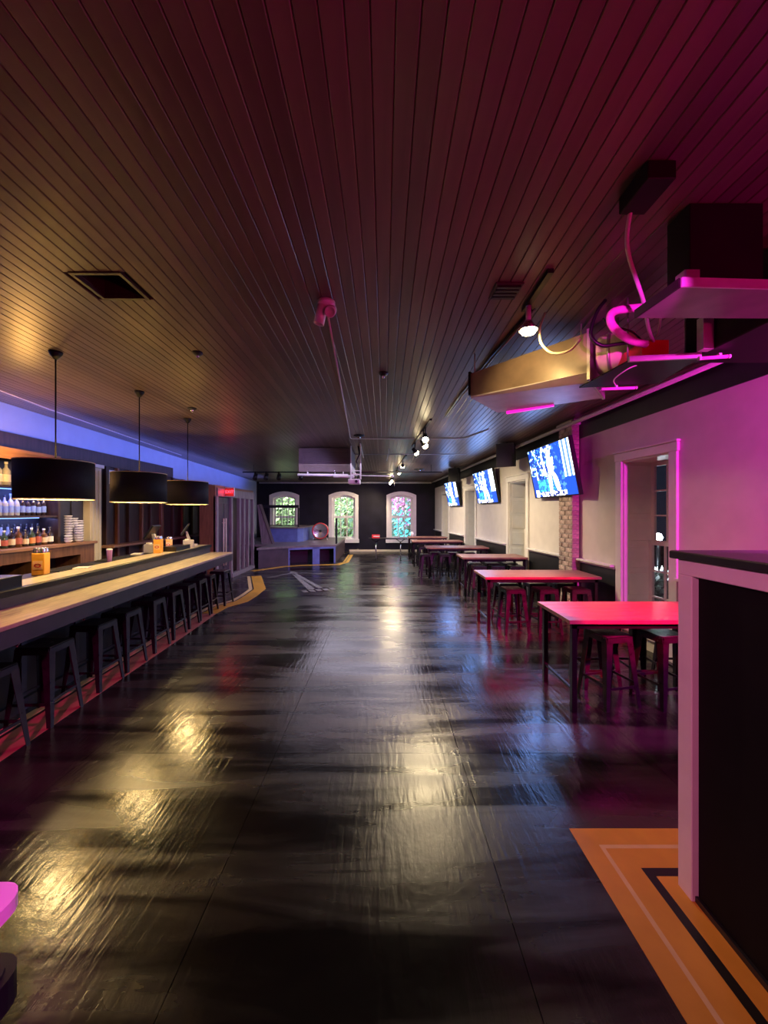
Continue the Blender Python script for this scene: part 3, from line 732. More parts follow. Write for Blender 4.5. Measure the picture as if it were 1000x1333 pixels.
# on the cabinet top, two rows
for i in range(13):
    bottle(lw(0.11, 4.30+0.085*i, 1.152), 0.29, 0.034, 'clear' if i < 8 else 'dark', 'white' if i < 8 else 'blue', 'black',
           '%s from the left in the back row on the cabinet top' % ORD[i], 'back row of bottles on the cabinet top')
labs = ['cream', 'cream', 'white', 'red', 'cream', 'red', 'cream', 'orange', 'red', 'cream', 'white']
for i in range(11):
    bottle(lw(0.24, 4.42+0.095*i, 1.152), 0.22 + 0.02*((i*7) % 3), 0.040, ['dark', 'amber', 'dark', 'green'][i % 4], labs[i], ['black', 'white'][i % 2],
           '%s from the left in the front row of dark bottles on the cabinet' % ORD[i], 'front row of bottles on the cabinet top')
# stacked cups
def cup_stack(y, x, n, label):
    o = thing('cup_stack', label, 'cup stack', lw(x, y, 1.15), 0, 'stacks of clear cups')
    for k in range(n):
        part('cup', B().lathe([(0.034, 0), (0.044, 0.026), (0.050, 0.028), (0.050, 0.036), (0.042, 0.036), (0.030, 0.004)], (0, 0, k*0.036), 12, close=True), 'cup', o)
cup_stack(5.44+0.10, 0.36, 3, 'short stack of clear cups left of the tall cup stacks')
cup_stack(5.60+0.02, 0.30, 11, 'tallest stack of clear cups on the back bar')
cup_stack(5.71+0.02, 0.30, 10, 'second tallest stack of clear cups on the back bar')
cup_stack(5.82+0.02, 0.30, 9, 'rightmost stack of clear cups on the back bar')
cup_stack(5.70, 0.385, 7, 'lower stack of clear cups in front of the tall ones')
# dark timber panelling, cream pilaster and transoms between back bar and the screened doorway
pn = thing('wall_panelling', 'dark timber panelling with posts behind the bar', 'panelling', (-4.80, 0, 0), LWR)
part('panel_board', B().box(0.0, 0.03, 6.6, 11.2, 0, 2.40), 'darkwood', pn)
for i, (y, w_) in enumerate([(6.72, 0.07), (7.02, 0.05), (7.34, 0.10), (7.75, 0.05), (8.05, 0.10), (8.45, 0.09), (8.95, 0.06), (9.4, 0.10), (9.9, 0.06), (10.4, 0.1)]):
    part('post', B().box(0.03, 0.09, y, y+w_, 0, 2.40, 0.004), 'wood' if i % 2 else 'darkwood', pn)
for y0, y1 in ((6.82, 7.30), (7.82, 8.30)):
    q = B(); q.box(0.03, 0.06, y0, y1, 2.30, 2.35).box(0.03, 0.06, y0, y1, 2.10, 2.14).box(0.03, 0.06, y0, y0+0.04, 2.14, 2.30).box(0.03, 0.06, y1-0.04, y1, 2.14, 2.30)
    f = part('transom_frame', q, 'white', pn, 'white transom frame'); part('pane', B().box(0.04, 0.045, y0+0.04, y1-0.04, 2.14, 2.30), 'glass', f)
part('shelf_ledge', B().box(0.03, 0.30, 6.6, 11.0, 0.98, 1.02, 0.004), 'woodh', pn)
cp = thing('cream_pilaster', 'fluted cream pilaster beside the back bar', 'pilaster', (-4.80, 0, 0), LWR)
part('shaft', B().box(0.0, 0.12, 6.30, 6.56, 0, 2.40, 0.005), 'cream', cp)
q = B()
for k in range(3): q.box(0.12, 0.132, 6.325+k*0.078, 6.375+k*0.078, 0.3, 2.30, 0.004)
part('flute', q, 'cream', cp)
part('cap', B().box(0.0, 0.15, 6.27, 6.59, 2.34, 2.40, 0.006), 'cream', cp)
r = thing('puck_light', 'tiny white round downlight under the dark header', 'light', lw(0.03, 5.86, 2.40))
part('rim', B().lathe([(0.04, 0), (0.04, -0.012), (0.03, -0.012), (0.03, 0)], n=16, close=True), 'lampwhite', r); part('lens', B().lathe([(0.03, -0.008), (0, -0.012)], n=16), 'puck', r)

# ------------------------------------------------------------------ screened doorway
vx = -3.73
sc = thing('door_enclosure', 'brown timber enclosure with post screen around the exit doors', 'enclosure', (vx, 8.5, 0))
part('front_board', B().box(-0.36, 0.0, 0, 0.06, 0, 2.20, 0.006), 'wood', sc)
part('roof_board', B().box(-0.42, 0.0, 0.06, 2.45, 2.14, 2.20), 'wood', sc)
part('header_beam', B().box(-0.06, 0.03, 0.06, 2.45, 1.95, 2.14, 0.005), 'slat', sc)
part('sill_beam', B().box(-0.06, 0.05, 0.85, 2.45, 0, 0.10, 0.005), 'slat', sc)
part('inner_wall', B().box(-0.40, -0.36, 0.86, 2.42, 0, 2.14), 'darkwood', sc)
part('corner_post', B().box(-0.05, 0.03, 0.0, 0.10, 0, 1.95, 0.005), 'slat', sc)
for y in (0.83, 1.35, 1.66, 1.98, 2.37): part('screen_post', B().box(-0.05, 0.03, y, y+0.08, 0.0 if y < 1 else 0.10, 1.95, 0.005), 'slat', sc)
for k in range(2):
    y0 = 0.11 + k*0.36
    dr = part('door', B().box(-0.07, -0.03, y0, y0+0.355, 0.01, 1.94), 'barfront', sc)
    q = B().box(-0.03, -0.022, y0+0.05, y0+0.30, 0.15, 0.80, 0.003).box(-0.03, -0.022, y0+0.05, y0+0.30, 0.90, 1.80, 0.003); part('door_panel', q, 'stagefront', dr)
    yh = y0+(0.29 if k == 0 else 0.06)
    part('pull_handle', B().cyl((0.015, yh, 0.35), (0.015, yh, 1.45), 0.014, n=10).cyl((-0.03, yh, 0.45), (0.015, yh, 0.45), 0.008, n=8).cyl((-0.03, yh, 1.35), (0.015, yh, 1.35), 0.008, n=8), 'cream', dr, 'long pale pull handle')
# exit sign with letters
ex = thing('exit_sign', 'red lit exit sign sticking out from the enclosure header', 'exit sign', (vx+0.03, 8.92, 2.02))
part('sign_box', B().box(0.0, 0.22, 0.0, 0.045, -0.06, 0.15, 0.006), 'lampwhite', ex)
part('sign_face', B().box(0.008, 0.212, -0.003, 0.0, -0.052, 0.142), 'exitface', ex)
def text(name, body, size, loc, rot, m, parent, ext=0.002):
    cu = bpy.data.curves.new(name, 'FONT'); cu.body = body; cu.size = size; cu.extrude = ext; cu.align_x = 'CENTER'; cu.align_y = 'CENTER'
    t = bpy.data.objects.new(name, cu); COL.objects.link(t)
    dg = bpy.context.evaluated_depsgraph_get(); me = bpy.data.meshes.new_from_object(t.evaluated_get(dg)); bpy.data.objects.remove(t)
    me.materials.clear(); me.materials.append(M[m]); o = bpy.data.objects.new(name, me); COL.objects.link(o); o.parent = parent
    o.location = loc; o.rotation_euler = rot; return o
text('exit_lettering', 'EXIT', 0.092, (0.11, -0.005, 0.045), (PI/2, 0, 0), 'exit', ex)
lamp('exit_glow', 'POINT', (vx+0.16, 8.80, 2.05), 1.6, (1, 0.02, 0.03), size=0.05)

# ------------------------------------------------------------------ stage
st = thing('stage', 'low curved stage with open cubby fronts and worn deck', 'stage', (0, 0, 0))
front = [(-3.60, 10.85), (-2.86, 11.45), (-2.3, 11.75), (-1.85, 11.92), (-1.50, 12.05), (-1.48, 12.6), (-1.52, 13.8), (-1.55, 15.48)]
part('deck', B().prism(front + [(-5.08, 15.48), (-5.08, 12.0), (-3.62, 12.0)], 0.52, 0.58), 'stagetop', st)
def panel(p0, p1, z0, z1, m, name='front_panel', t=0.03, lab=None):
    p0 = Vector((*p0, 0)); p1 = Vector((*p1, 0)); d_ = (p1-p0).normalized(); n_ = Vector((-d_.y, d_.x, 0))*t
    q = B().hexa([(p0.x, p0.y, z0), (p1.x, p1.y, z0), (p1.x+n_.x, p1.y+n_.y, z0), (p0.x+n_.x, p0.y+n_.y, z0), (p0.x, p0.y, z1), (p1.x, p1.y, z1), (p1.x+n_.x, p1.y+n_.y, z1), (p0.x+n_.x, p0.y+n_.y, z1)])
    return part(name, q, m, st, lab)
panel((-3.57, 10.92), (-2.86, 11.48), 0, 0.52, 'stagefront')
def lerp2(p, q, t): return (p[0]+(q[0]-p[0])*t, p[1]+(q[1]-p[1])*t)
A_, C_ = (-2.86, 11.48), (-1.52, 12.06)
panel(A_, lerp2(A_, C_, 0.03), 0, 0.52, 'stageblue', 'front_post')
panel(lerp2(A_, C_, 0.50), lerp2(A_, C_, 0.65), 0, 0.52, 'stageblue', 'front_post', lab='blue stage post')
panel(lerp2(A_, C_, 0.96), C_, 0, 0.52, 'stageblue', 'front_post')
panel(lerp2(A_, C_, 0.03), lerp2(A_, C_, 0.96), 0.46, 0.52, 'stageblue', 'front_rail')
panel((-2.95, 12.1), (-1.58, 12.65), 0, 0.52, 'barpanel', 'cubby_back')
panel((-1.52, 12.06), (-1.57, 15.4), 0, 0.52, 'stagefront', 'side_panel')
pod = thing('stage_riser', 'blue raised platform at the back of the stage', 'platform', (0, 0, 0.58))
part('riser_front', B().prism([(-4.15, 13.10), (-2.95, 13.10), (-2.80, 13.35), (-2.78, 15.4), (-4.15, 15.4)], 0, 0.46), 'stageblue', pod)
part('riser_top', B().prism([(-4.17, 13.07), (-2.92, 13.07), (-2.77, 13.33), (-2.75, 15.4), (-4.17, 15.4)], 0.46, 0.50), 'stagetop', pod)
rl = thing('stage_railing', 'black metal railing with balusters on the blue platform', 'railing', (0, 13.15, 1.08))
part('top_rail', B().box(-4.18, -2.92, -0.025, 0.025, 0.66, 0.76, 0.006), 'black', rl)
part('bottom_rail', B().box(-4.10, -2.95, -0.015, 0.015, 0.05, 0.08), 'black', rl)
for x in (-3.93, -2.93): part('rail_post', B().box(x-0.025, x+0.025, -0.025, 0.025, 0, 0.66), 'black', rl)
for k in range(9): part('baluster', B().cyl((-3.83+k*0.10, 0, 0.08), (-3.83+k*0.10, 0, 0.66), 0.010, n=8), 'black', rl)
lb = thing('leaning_panel', 'grey slanted side panel leaning beside the stage steps', 'panel', (-3.62, 12.3, 0.58))
part('panel_board', B().hexa([(-0.30, 0, 0), (0.02, 0, 0), (0.02, 0.25, 0), (-0.30, 0.25, 0), (-0.44, 0, 1.25), (-0.40, 0, 1.25), (-0.40, 0.25, 1.25), (-0.44, 0.25, 1.25)]), 'slat', lb)
part('panel_edge', B().hexa([(0.02, -0.01, 0), (0.05, -0.01, 0), (0.05, 0.26, 0), (0.02, 0.26, 0), (-0.40, -0.01, 1.27), (-0.37, -0.01, 1.27), (-0.37, 0.26, 1.27), (-0.40, 0.26, 1.27)]), 'plum', lb)
dm = thing('bass_drum', 'round red rimmed drum with silver face standing on stage', 'drum', (-2.33, 14.2, 0.58))
rot = Matrix.Translation((0, 0, 0.33)) @ Matrix.Rotation(PI/2, 4, 'X')
part('drum_shell', B().lathe([(0.275, -0.18), (0.275, 0.18), (0.262, 0.18), (0.262, -0.18)], n=32, mtx=rot, close=True), 'drumred', dm)
part('hoop', B().lathe([(0.30, 0.16), (0.30, 0.20), (0.262, 0.20), (0.262, 0.16)], n=32, mtx=rot, close=True), 'drumred', dm)
part('drum_face', B().lathe([(0.262, 0.17), (0.06, 0.12), (0.0, 0.12)], n=32, mtx=rot), 'chrome', dm, 'silver dished face')
part('drum_hub', B().lathe([(0.05, 0.13), (0.045, 0.15), (0, 0.155)], n=16, mtx=rot), 'bezel', dm, 'black centre')
for s in (-1, 1): part('spur', B().cyl((s*0.20, -0.15, 0.12), (s*0.28, -0.24, 0.0), 0.012, n=8), 'chrome', dm)
sp = thing('stage_post', 'plain black post standing at the right corner of the stage', 'post', (-1.53, 12.35, 0.58))
part('shaft', B().box(-0.03, 0.03, -0.03, 0.03, 0.01, 0.82, 0.005), 'black', sp); part('foot', B().box(-0.04, 0.02, -0.05, 0.05, 0, 0.01), 'black', sp)

# ------------------------------------------------------------------ tables at right
def table(x0, x1, y0, label):
    Y1 = y0+0.64; h = 0.745
    r = thing('wood_top_table', label, 'table', ((x0+x1)/2, (y0+Y1)/2, 0), 0, 'wooden tables along the right wall')
    hx, hy = (x1-x0)/2, 0.32
    q = B()
    for k in range(5): q.box(-hx, hx, -hy+k*0.128+0.0006, -hy+(k+1)*0.128-0.0006, h-0.035, h, 0.002)
    for k in range(5): part('top_board', B().box(-hx, hx, -hy+k*0.128+0.0006, -hy+(k+1)*0.128-0.0006, h-0.032, h, 0.002), 'tabletop', r)
    q.m.free()
    part('apron', B().box(-hx+0.03, hx-0.03, -hy+0.03, -hy+0.05, h-0.075, h-0.032).box(-hx+0.03, hx-0.03, hy-0.05, hy-0.03, h-0.075, h-0.032), 'blacksteel', r)
    for sx in (-1, 1):
        for sy in (-1, 1):
            part('leg', B().box(sx*(hx-0.055)-0.02, sx*(hx-0.055)+0.02, sy*(hy-0.05)-0.02, sy*(hy-0.05)+0.02, 0, h-0.032, 0.002), 'blacksteel', r)
        part('end_rail', B().box(sx*(hx-0.055)-0.010, sx*(hx-0.055)+0.010, -hy+0.07, hy-0.07, 0.16, 0.18), 'blacksteel', r)
TB = [(1.465, 3.02, 3.03), (1.33, 2.86, 5.04), (1.48, 2.70, 7.20), (1.03, 2.52, 9.20), (0.83, 2.32, 11.20), (0.82, 2.16, 13.00)]
nm = ['nearest', 'second', 'third', 'fourth', 'fifth', 'farthest']
for (x0, x1, y0), n_ in zip(TB, nm):
    table(x0, x1, y0, ('%s wooden table along the right wall, its top lit red' if n_ in ('nearest', 'second') else '%s wooden table from the camera along the right wall') % n_)
ST = {0: ([1.90, 2.36, 2.80], 3.26, [1.97, 2.38, 2.78], 3.60, 0.22), 1: ([1.72, 2.15, 2.58], 5.14, [1.76, 2.18, 2.56], 5.55, 0.05),
      2: ([1.80, 2.14, 2.50], 7.30, [1.82, 2.17, 2.52], 7.70, 0.0), 3: ([1.02, 1.46, 1.88], 9.30, [1.30, 1.74, 2.15], 9.68, 0.05),
      4: ([1.15, 1.60, 2.02], 11.28, [1.15, 1.60, 2.02], 11.68, 0.0), 5: ([1.10, 1.50, 1.90], 13.08, [1.10, 1.50, 1.90], 13.46, 0.0)}
pos3 = ['left', 'middle', 'right']
for t, (fx, fy, kx, ky, rz) in ST.items():
    for i, x in enumerate(fx): stool(x, fy - (0.0 if t else 0.0), rz + random.uniform(-0.05, 0.05), '%s dark metal stool on the near side of the %s right table' % (pos3[i], nm[t]), 'metal stools at the right tables')
    for i, x in enumerate(kx): stool(x, ky, random.uniform(-0.05, 0.05), '%s dark metal stool on the far side of the %s right table' % (pos3[i], nm[t]), 'metal stools at the right tables')
# slim pedestal table with the red box
pt = thing('pedestal_table', 'slim dark table on thin pedestals before the far wall', 'table', (0, 12.8, 0))
part('table_top', B().box(-0.52, 0.78, -0.25, 0.25, 0.705, 0.735, 0.004), 'blacksteel', pt)
for x in (-0.27, 0.55):
    part('pedestal', B().cyl((x, 0, 0.02), (x, 0, 0.62), 0.02, n=10), 'chrome', pt, 'pale metal pedestal')
    part('brace', B().cyl((x, 0, 0.60), (x-0.16, 0, 0.705), 0.012, n=8).cyl((x, 0, 0.60), (x+0.16, 0, 0.705), 0.012, n=8), 'blacksteel', pt)
    part('foot', B().box(x-0.03, x+0.03, -0.20, 0.20, 0, 0.02, 0.004), 'blacksteel', pt)
rb = thing('red_box', 'small red box with white stripe on the slim pedestal table', 'box', (-0.27, 12.75, 0.735))
part('carton', B().box(-0.13, 0.13, -0.08, 0.08, 0, 0.11, 0.005), 'redbox', rb); part('stripe', B().box(-0.08, 0.13, -0.082, -0.080, 0.045, 0.075), 'paper', rb, 'white stripe')
cupf = thing('paper_cup', 'small pale cup on the farthest right table', 'cup', (0.98, 13.3, 0.745))
part('cup_body', B().lathe([(0, 0), (0.035, 0), (0.05, 0.14), (0.046, 0.14), (0.032, 0.01), (0, 0.01)], n=14), 'lampwhite', cupf); part('lid', B().lathe([(0.052, 0.14), (0.052, 0.15), (0.03, 0.165), (0, 0.165)], n=14), 'lampwhite', cupf)

# ------------------------------------------------------------------ brick pillar on the right wall
bp_ = thing('brick_pillar', 'grey brick pillar behind the nearest television', 'pillar', rw(5.76, 0.0, 0), RWR)
part('mortar_core', B().box(-0.122, -0.018, 0.004, 0.356, 0, 2.99), 'mortar', bp_)
bk1 = B().box(-0.014, 0.0, 0, 0.165, 0, 0.060, 0.004).mesh('brick', M['brick'])
bk2 = B().box(-0.014, 0.0, 0, 0.078, 0, 0.060, 0.004).mesh('brick', M['brick'])
bk3 = B().box(0.0, 0.108, -0.012, 0.0, 0, 0.060, 0.004).mesh('brick', M['brick'])
for k in range(42):
    z = 0.004 + k*0.0705
    if k % 2 == 0:
        for y in (0.003, 0.192): link('brick', bk1, bp_, (-0.120+random.uniform(-0.002, 0.002), y, z))
    else:
        link('brick', bk2, bp_, (-0.120, 0.003, z)); link('brick', bk1, bp_, (-0.120, 0.098, z)); link('brick', bk2, bp_, (-0.120, 0.279, z))
    link('brick', bk3, bp_, (-0.128, 0.006, z))
part('pillar_cap', B().box(-0.16, -0.001, -0.03, 0.39, 2.90, 2.965, 0.006), 'tray', bp_)

# ------------------------------------------------------------------ televisions
def tv_screen(w_, h_):
    nx, ny = 96, 54; me = bpy.data.meshes.new('screen'); vs = []; fs = []; cols = []
    for j in range(ny+1):
        for i in range(nx+1): vs.append(((i/nx-0.5)*w_, 0, j/ny*h_))
    rnd = random.Random(5)
    grid = [[rnd.random() for _ in range(40)] for _ in range(40)]
    def vn(u, v, f):
        x, y = u*f, v*f; xi, yi = int(x), int(y); a, c = x-xi, y-yi
        a = a*a*(3-2*a); c = c*c*(3-2*c); g = lambda p, q: grid[p % 40][q % 40]
        return (g(xi, yi)*(1-a)+g(xi+1, yi)*a)*(1-c) + (g(xi, yi+1)*(1-a)+g(xi+1, yi+1)*a)*c
    def el(u, v, cu, cv, ru, rv, ang=0):
        du, dv = (u-cu)*1.78, v-cv; c_, s_ = math.cos(ang), math.sin(ang)
        return ((du*c_+dv*s_)/ru)**2 + ((-du*s_+dv*c_)/rv)**2 < 1
    for j in range(ny):
        for i in range(nx):
            u, v = (i+0.5)/nx, (j+0.5)/ny
            n_ = 0.5*vn(u*1.7, v, 15) + 0.5*vn(u*1.7+.3, v+.2, 34)
            if n_ < 0.44: c = (0.002, 0.018, 0.16)
            elif n_ < 0.53: c = (0.004, 0.05, 0.32)
            elif n_ < 0.61: c = (0.05, 0.24, 0.5)
            else: c = (0.85, 0.97, 1.0)
            if u < 0.72 and v < 0.35 and v > 0.12: c = (0.03, 0.30, 0.42) if n_ > 0.45 else (0.01, 0.09, 0.28)
            if u < 0.14 and v < 0.45: c = (0.003, 0.03, 0.26)
            if u > 0.60: c = (0.003, 0.035, 0.28) if n_ < 0.62 else (0.04, 0.14, 0.4)
            if el(u, v, 0.50, 0.80, 0.075, 0.085) or el(u, v, 0.51, 0.60, 0.12, 0.20, 0.1) or el(u, v, 0.46, 0.28, 0.075, 0.22, -0.15) or el(u, v, 0.60, 0.26, 0.085, 0.22, 0.35) or el(u, v, 0.36, 0.62, 0.04, 0.24, 0.25): c = (1.0, 1.0, 0.97)
            if u > 0.80:
                if v > 0.33: c = (0.95, 1.0, 1.0) if int((u-0.80)*26) % 2 == 0 else (0.05, 0.12, 0.35)
                else: c = (0.003, 0.035, 0.30)
            if v < 0.09 and 0.2 < u < 0.78: c = (0.95, 0.95, 1.0) if n_ > 0.42 else (0.01, 0.02, 0.12)
            if v < 0.15 and 0.04 < u < 0.12: c = (0.9, 0.95, 1.0)
            cols.append(c); k = j*(nx+1)+i; fs.append((k, k+1, k+nx+2, k+nx+1))
    me.from_pydata(vs, [], fs)
    at = me.color_attributes.new('picture', 'FLOAT_COLOR', 'CORNER')
    for p in me.polygons:
        for li in p.loop_indices: at.data[li].color = (*cols[p.index], 1)
    m = bpy.data.materials.new('lit_television_picture'); m.use_nodes = True; nt = m.node_tree; bs = nt.nodes['Principled BSDF']
    ca = nt.nodes.new('ShaderNodeVertexColor'); ca.layer_name = 'picture'
    bs.inputs['Base Color'].default_value = (0.01, 0.01, 0.01, 1); bs.inputs['Roughness'].default_value = 0.3
    nt.links.new(ca.outputs[0], bs.inputs['Emission Color']); bs.inputs['Emission Strength'].default_value = 4.0
    me.materials.append(m); return me
TW, TH = 1.40, 0.80
scr = tv_screen(TW, TH)
case_me = B().box(-TW/2-0.018, TW/2+0.018, 0.004, 0.055, -0.018, TH+0.018, 0.004).box(-0.45, 0.45, 0.055, 0.085, 0.12, 0.62, 0.006).mesh('television_case', M['bezel'])
bez_me = B().ring([(-TW/2-0.018, -0.018), (TW/2+0.018, -0.018), (TW/2+0.018, TH+0.018), (-TW/2-0.018, TH+0.018)], [(-TW/2, 0), (TW/2, 0), (TW/2, TH), (-TW/2, TH)], -0.006, 0.004, 'y').mesh('bezel', M['bezel'])
arm_me = B().box(-0.20, 0.20, 0.085, 0.12, 0.25, 0.50).mesh('mount_plate', M['blacksteel'])
def tv(c, rz, tilt, scale, label, dist):
    r = thing('television', label, 'television', c, 0, 'wall televisions')
    r.rotation_euler = (tilt, 0, rz); r.scale = (scale,)*3
    link('television_case', case_me, r); link('bezel', bez_me, r); link('screen', scr, r); link('mount_plate', arm_me, r)
    link('wall_arm', B().box(-0.04, 0.04, 0.12, dist, 0.30, 0.42).mesh('wall_arm', M['blacksteel']), r)
# screen local -y faces the room (-x)
tv((2.74, 6.15, 1.86), -PI/2+0.03, math.radians(11), 1.02, 'large lit television nearest on the right wall', 0.34)
tv((2.54, 9.42, 1.83), -PI/2+0.09, math.radians(11), 0.97, 'middle lit television on the right wall', 0.24)
tv((2.25, 12.35, 1.81), -PI/2+0.09, math.radians(11), 0.95, 'farthest lit television on the right wall', 0.24)
lamp('tv_glow_1', 'AREA', (2.60, 6.15, 2.25), 34, (0.16, 0.36, 1.0), (0.4, 6.0, 1.7), 1.3, size_y=0.75)
lamp('tv_glow_2', 'AREA', (2.36, 9.42, 2.2), 26, (0.16, 0.36, 1.0), (0.4, 9.2, 1.7), 1.3, size_y=0.75)
lamp('tv_glow_3', 'AREA', (2.07, 12.35, 2.2), 26, (0.16, 0.36, 1.0), (0.4, 12.2, 1.7), 1.3, size_y=0.75)

# ------------------------------------------------------------------ booth at right
bt = thing('booth', 'tall black booth with pink lit white corner post and black counter top', 'booth', (0, 0, 0))
part('body', B().box(1.30, 3.1, -0.6, 1.60, 0.0, 1.37), 'black', bt)
part('side_panel', B().box(1.288, 1.300, -0.6, 1.572, 0.02, 1.335), 'boothblack', bt)
part('corner_post', B().box(1.262, 1.325, 1.575, 1.65, 0, 1.335, 0.003), 'white', bt, 'white corner post')
part('top_rail', B().box(1.262, 1.290, -0.6, 1.65, 1.335, 1.40, 0.003).box(1.290, 3.1, 1.60, 1.65, 1.335, 1.40), 'white', bt, 'white rail under the counter top')
part('counter_top', B().box(1.245, 3.15, -0.6, 1.68, 1.40, 1.432, 0.004), 'black', bt)
part('lightened_sheet', B().box(1.252, 3.145, -0.595, 1.673, 1.432, 1.434), 'lightened_top', bt, 'lightened top surface under magenta light')  # sheet added over the black top to catch more magenta light
part('base_strip', B().box(1.276, 1.288, -0.6, 1.575, 0.0, 0.025), 'black', bt)

# ------------------------------------------------------------------ ceiling fittings
def at_c(x, y): return (x, y, cz(y))
r = thing('ceiling_hatch', 'square dark framed hatch in the ceiling at left', 'hatch', at_c(-1.76, 2.48))
part('frame', B().ring([(-0.16, -0.15), (0.16, -0.15), (0.16, 0.15), (-0.16, 0.15)], [(-0.138, -0.128), (0.138, -0.128), (0.138, 0.128), (-0.138, 0.128)], -0.006, 0.022, 'z'), 'darkwood', r)
q = B().box(-0.15, 0.15, -0.14, 0.14, 0.26, 0.28).box(-0.15, -0.136, -0.14, 0.14, 0.022, 0.26).box(0.136, 0.15, -0.14, 0.14, 0.022, 0.26).box(-0.136, 0.136, -0.14, -0.126, 0.022, 0.26).box(-0.136, 0.136, 0.126, 0.14, 0.022, 0.26)
part('hatch_well', q, 'darkwood', r)
for (x, y, lab, w_) in [(0.965, 2.50, 'small dark vent in the ceiling left of the bare lamp', 0.09), (-0.005, 3.95, 'small round sensor in the middle of the ceiling', 0.05), (-1.68, 3.46, 'tiny ceiling sensor near the left hatch', 0.045), (1.06, 11.6, 'flat dark round vent in the far ceiling', 0.16), (-2.60, 5.2, 'small dark ceiling plate near the far pendant', 0.06), (-0.45, 6.9, 'flat dark fitting before the hanging ceiling unit', 0.10)]:
    if lab.startswith('small dark vent'): x, y = 0.80, 2.52
    r = thing('ceiling_fitting', lab, 'ceiling fitting', at_c(x, y))
    if 'vent in the ceiling' in lab:
        part('frame', B().box(-w_, w_, -w_, w_, -0.010, 0.003, 0.003), 'darkwood', r)
        for k in range(4): part('louvre', B().box(-w_+0.015, w_-0.015, -w_+0.02+k*0.04, -w_+0.045+k*0.04, -0.020, -0.010), 'black', r)
    else:
        part('rose', B().lathe([(0, 0.002), (w_, 0.002), (w_*0.92, -0.015), (w_*0.5, -0.03), (0, -0.032)], n=20), 'black', r)
        part('tip', B().lathe([(w_*0.3, -0.031), (w_*0.25, -0.05), (0, -0.05)], n=12), 'chrome', r)
# twin pink-lit spot on a disc
r = thing('twin_spot', 'white twin ceiling spotlight with a round base, lit pink', 'spotlight', at_c(-0.40, 2.66))
part('base_disc', B().lathe([(0, 0.002), (0.062, 0.002), (0.062, -0.03), (0.055, -0.036), (0, -0.036)], n=24), 'lampwhite', r)
h1 = Matrix.Translation((-0.035, -0.01, -0.085)) @ Matrix.Rotation(math.radians(14), 4, 'Y') @ Matrix.Rotation(math.radians(6), 4, 'X')
part('spot_head', B().lathe([(0, 0.055), (0.036, 0.055), (0.036, -0.07), (0.030, -0.07), (0.028, -0.04), (0, -0.04)], n=20, mtx=h1), 'lampwhite', r)
h2 = Matrix.Translation((0.035, -0.03, -0.075)) @ Matrix.Rotation(math.radians(-55), 4, 'X')
hd = part('spot_head', B().lathe([(0, 0.06), (0.036, 0.06), (0.036, -0.05), (0.030, -0.05), (0.028, -0.03), (0, -0.03)], n=20, mtx=h2), 'lampwhite', r)
part('stem', B().cyl((-0.02, 0, -0.03), (-0.03, 0, -0.06), 0.01, n=8).cyl((0.02, 0, -0.03), (0.03, 0, -0.06), 0.01, n=8), 'lampwhite', r)
lamp('spot_spill', 'SPOT', (0.3, 1.2, 2.2), 3, (1.0, 0.25, 0.4), (-0.40, 2.66, 3.0), 0.03, 30, 0.6)
# conduits on the ceiling
def pipe(pts, rr, label, m='pipe', name='conduit', drop=0.0):
    q = B(); P = []
    for p in pts: P.append((p[0], p[1], cz(p[1])-rr-drop if len(p) == 2 else p[2]))
    q.tube(P, rr, 8); return single(name, q, m, label, 'pipe')
pipe([(-0.41, 2.78), (-0.52, 5.0), (-0.62, 7.05), (-0.60, 7.14), (-0.2, 7.15), (1.4, 7.15), (1.52, 7.05), (1.75, 6.4)], 0.009, 'thin pale conduit running from the twin spot across the ceiling')
pipe([(-1.2, 8.9), (1.9, 8.9)], 0.008, 'thin conduit crossing the ceiling beyond the hanging unit')
pipe([(-3.9, 10.6, 2.70), (1.6, 10.6, 2.70)], 0.018, 'long dark lighting bar hung below the far ceiling', 'blacksteel', 'lighting_bar')
q = B()
for x in (-3.6, -1.2, 1.3): q.cyl((x, 10.6, 2.70), (x, 10.6, cz(10.6)), 0.006, n=6)
single('bar_hanger', q, 'blacksteel', 'three thin hangers holding the lighting bar', 'hanger')
pipe([(-5.0, 15.40, 2.775), (1.9, 15.40, 2.775)], 0.035, 'white pipe along the top of the far wall')
p0 = rw(2.0, 0.16); p1 = rw(15.3, 0.16); pm = rw(6.0, 0.16)
pipe([(p0.x, p0.y, cz(p0.y)-0.10), (pm.x, pm.y, cz(pm.y)-0.09), (p1.x, p1.y, cz(p1.y)-0.05)], 0.03, 'long pale pipe along the top of the right wall')
pipe([(-4.2, 2.5), (-4.55, 5.2), (-4.75, 9.0)], 0.008, 'thin wire along the ceiling above the back bar', 'hose', 'ceiling_wire')
pipe([(-0.47, 7.6), (-0.50, 9.3)], 0.012, 'short pale pipe beside the hanging ceiling unit')
pipe([(0.10, 8.2, cz(8.2)+0.001), (0.10, 8.2, 2.88), (0.06, 8.8, 2.78)], 0.01, 'short thin rod hanging right of the ceiling unit')
pipe([(0.38, 14.0, cz(14.0)+0.001), (0.38, 14.0, 2.55)], 0.01, 'thin rod hanging before the far wall')
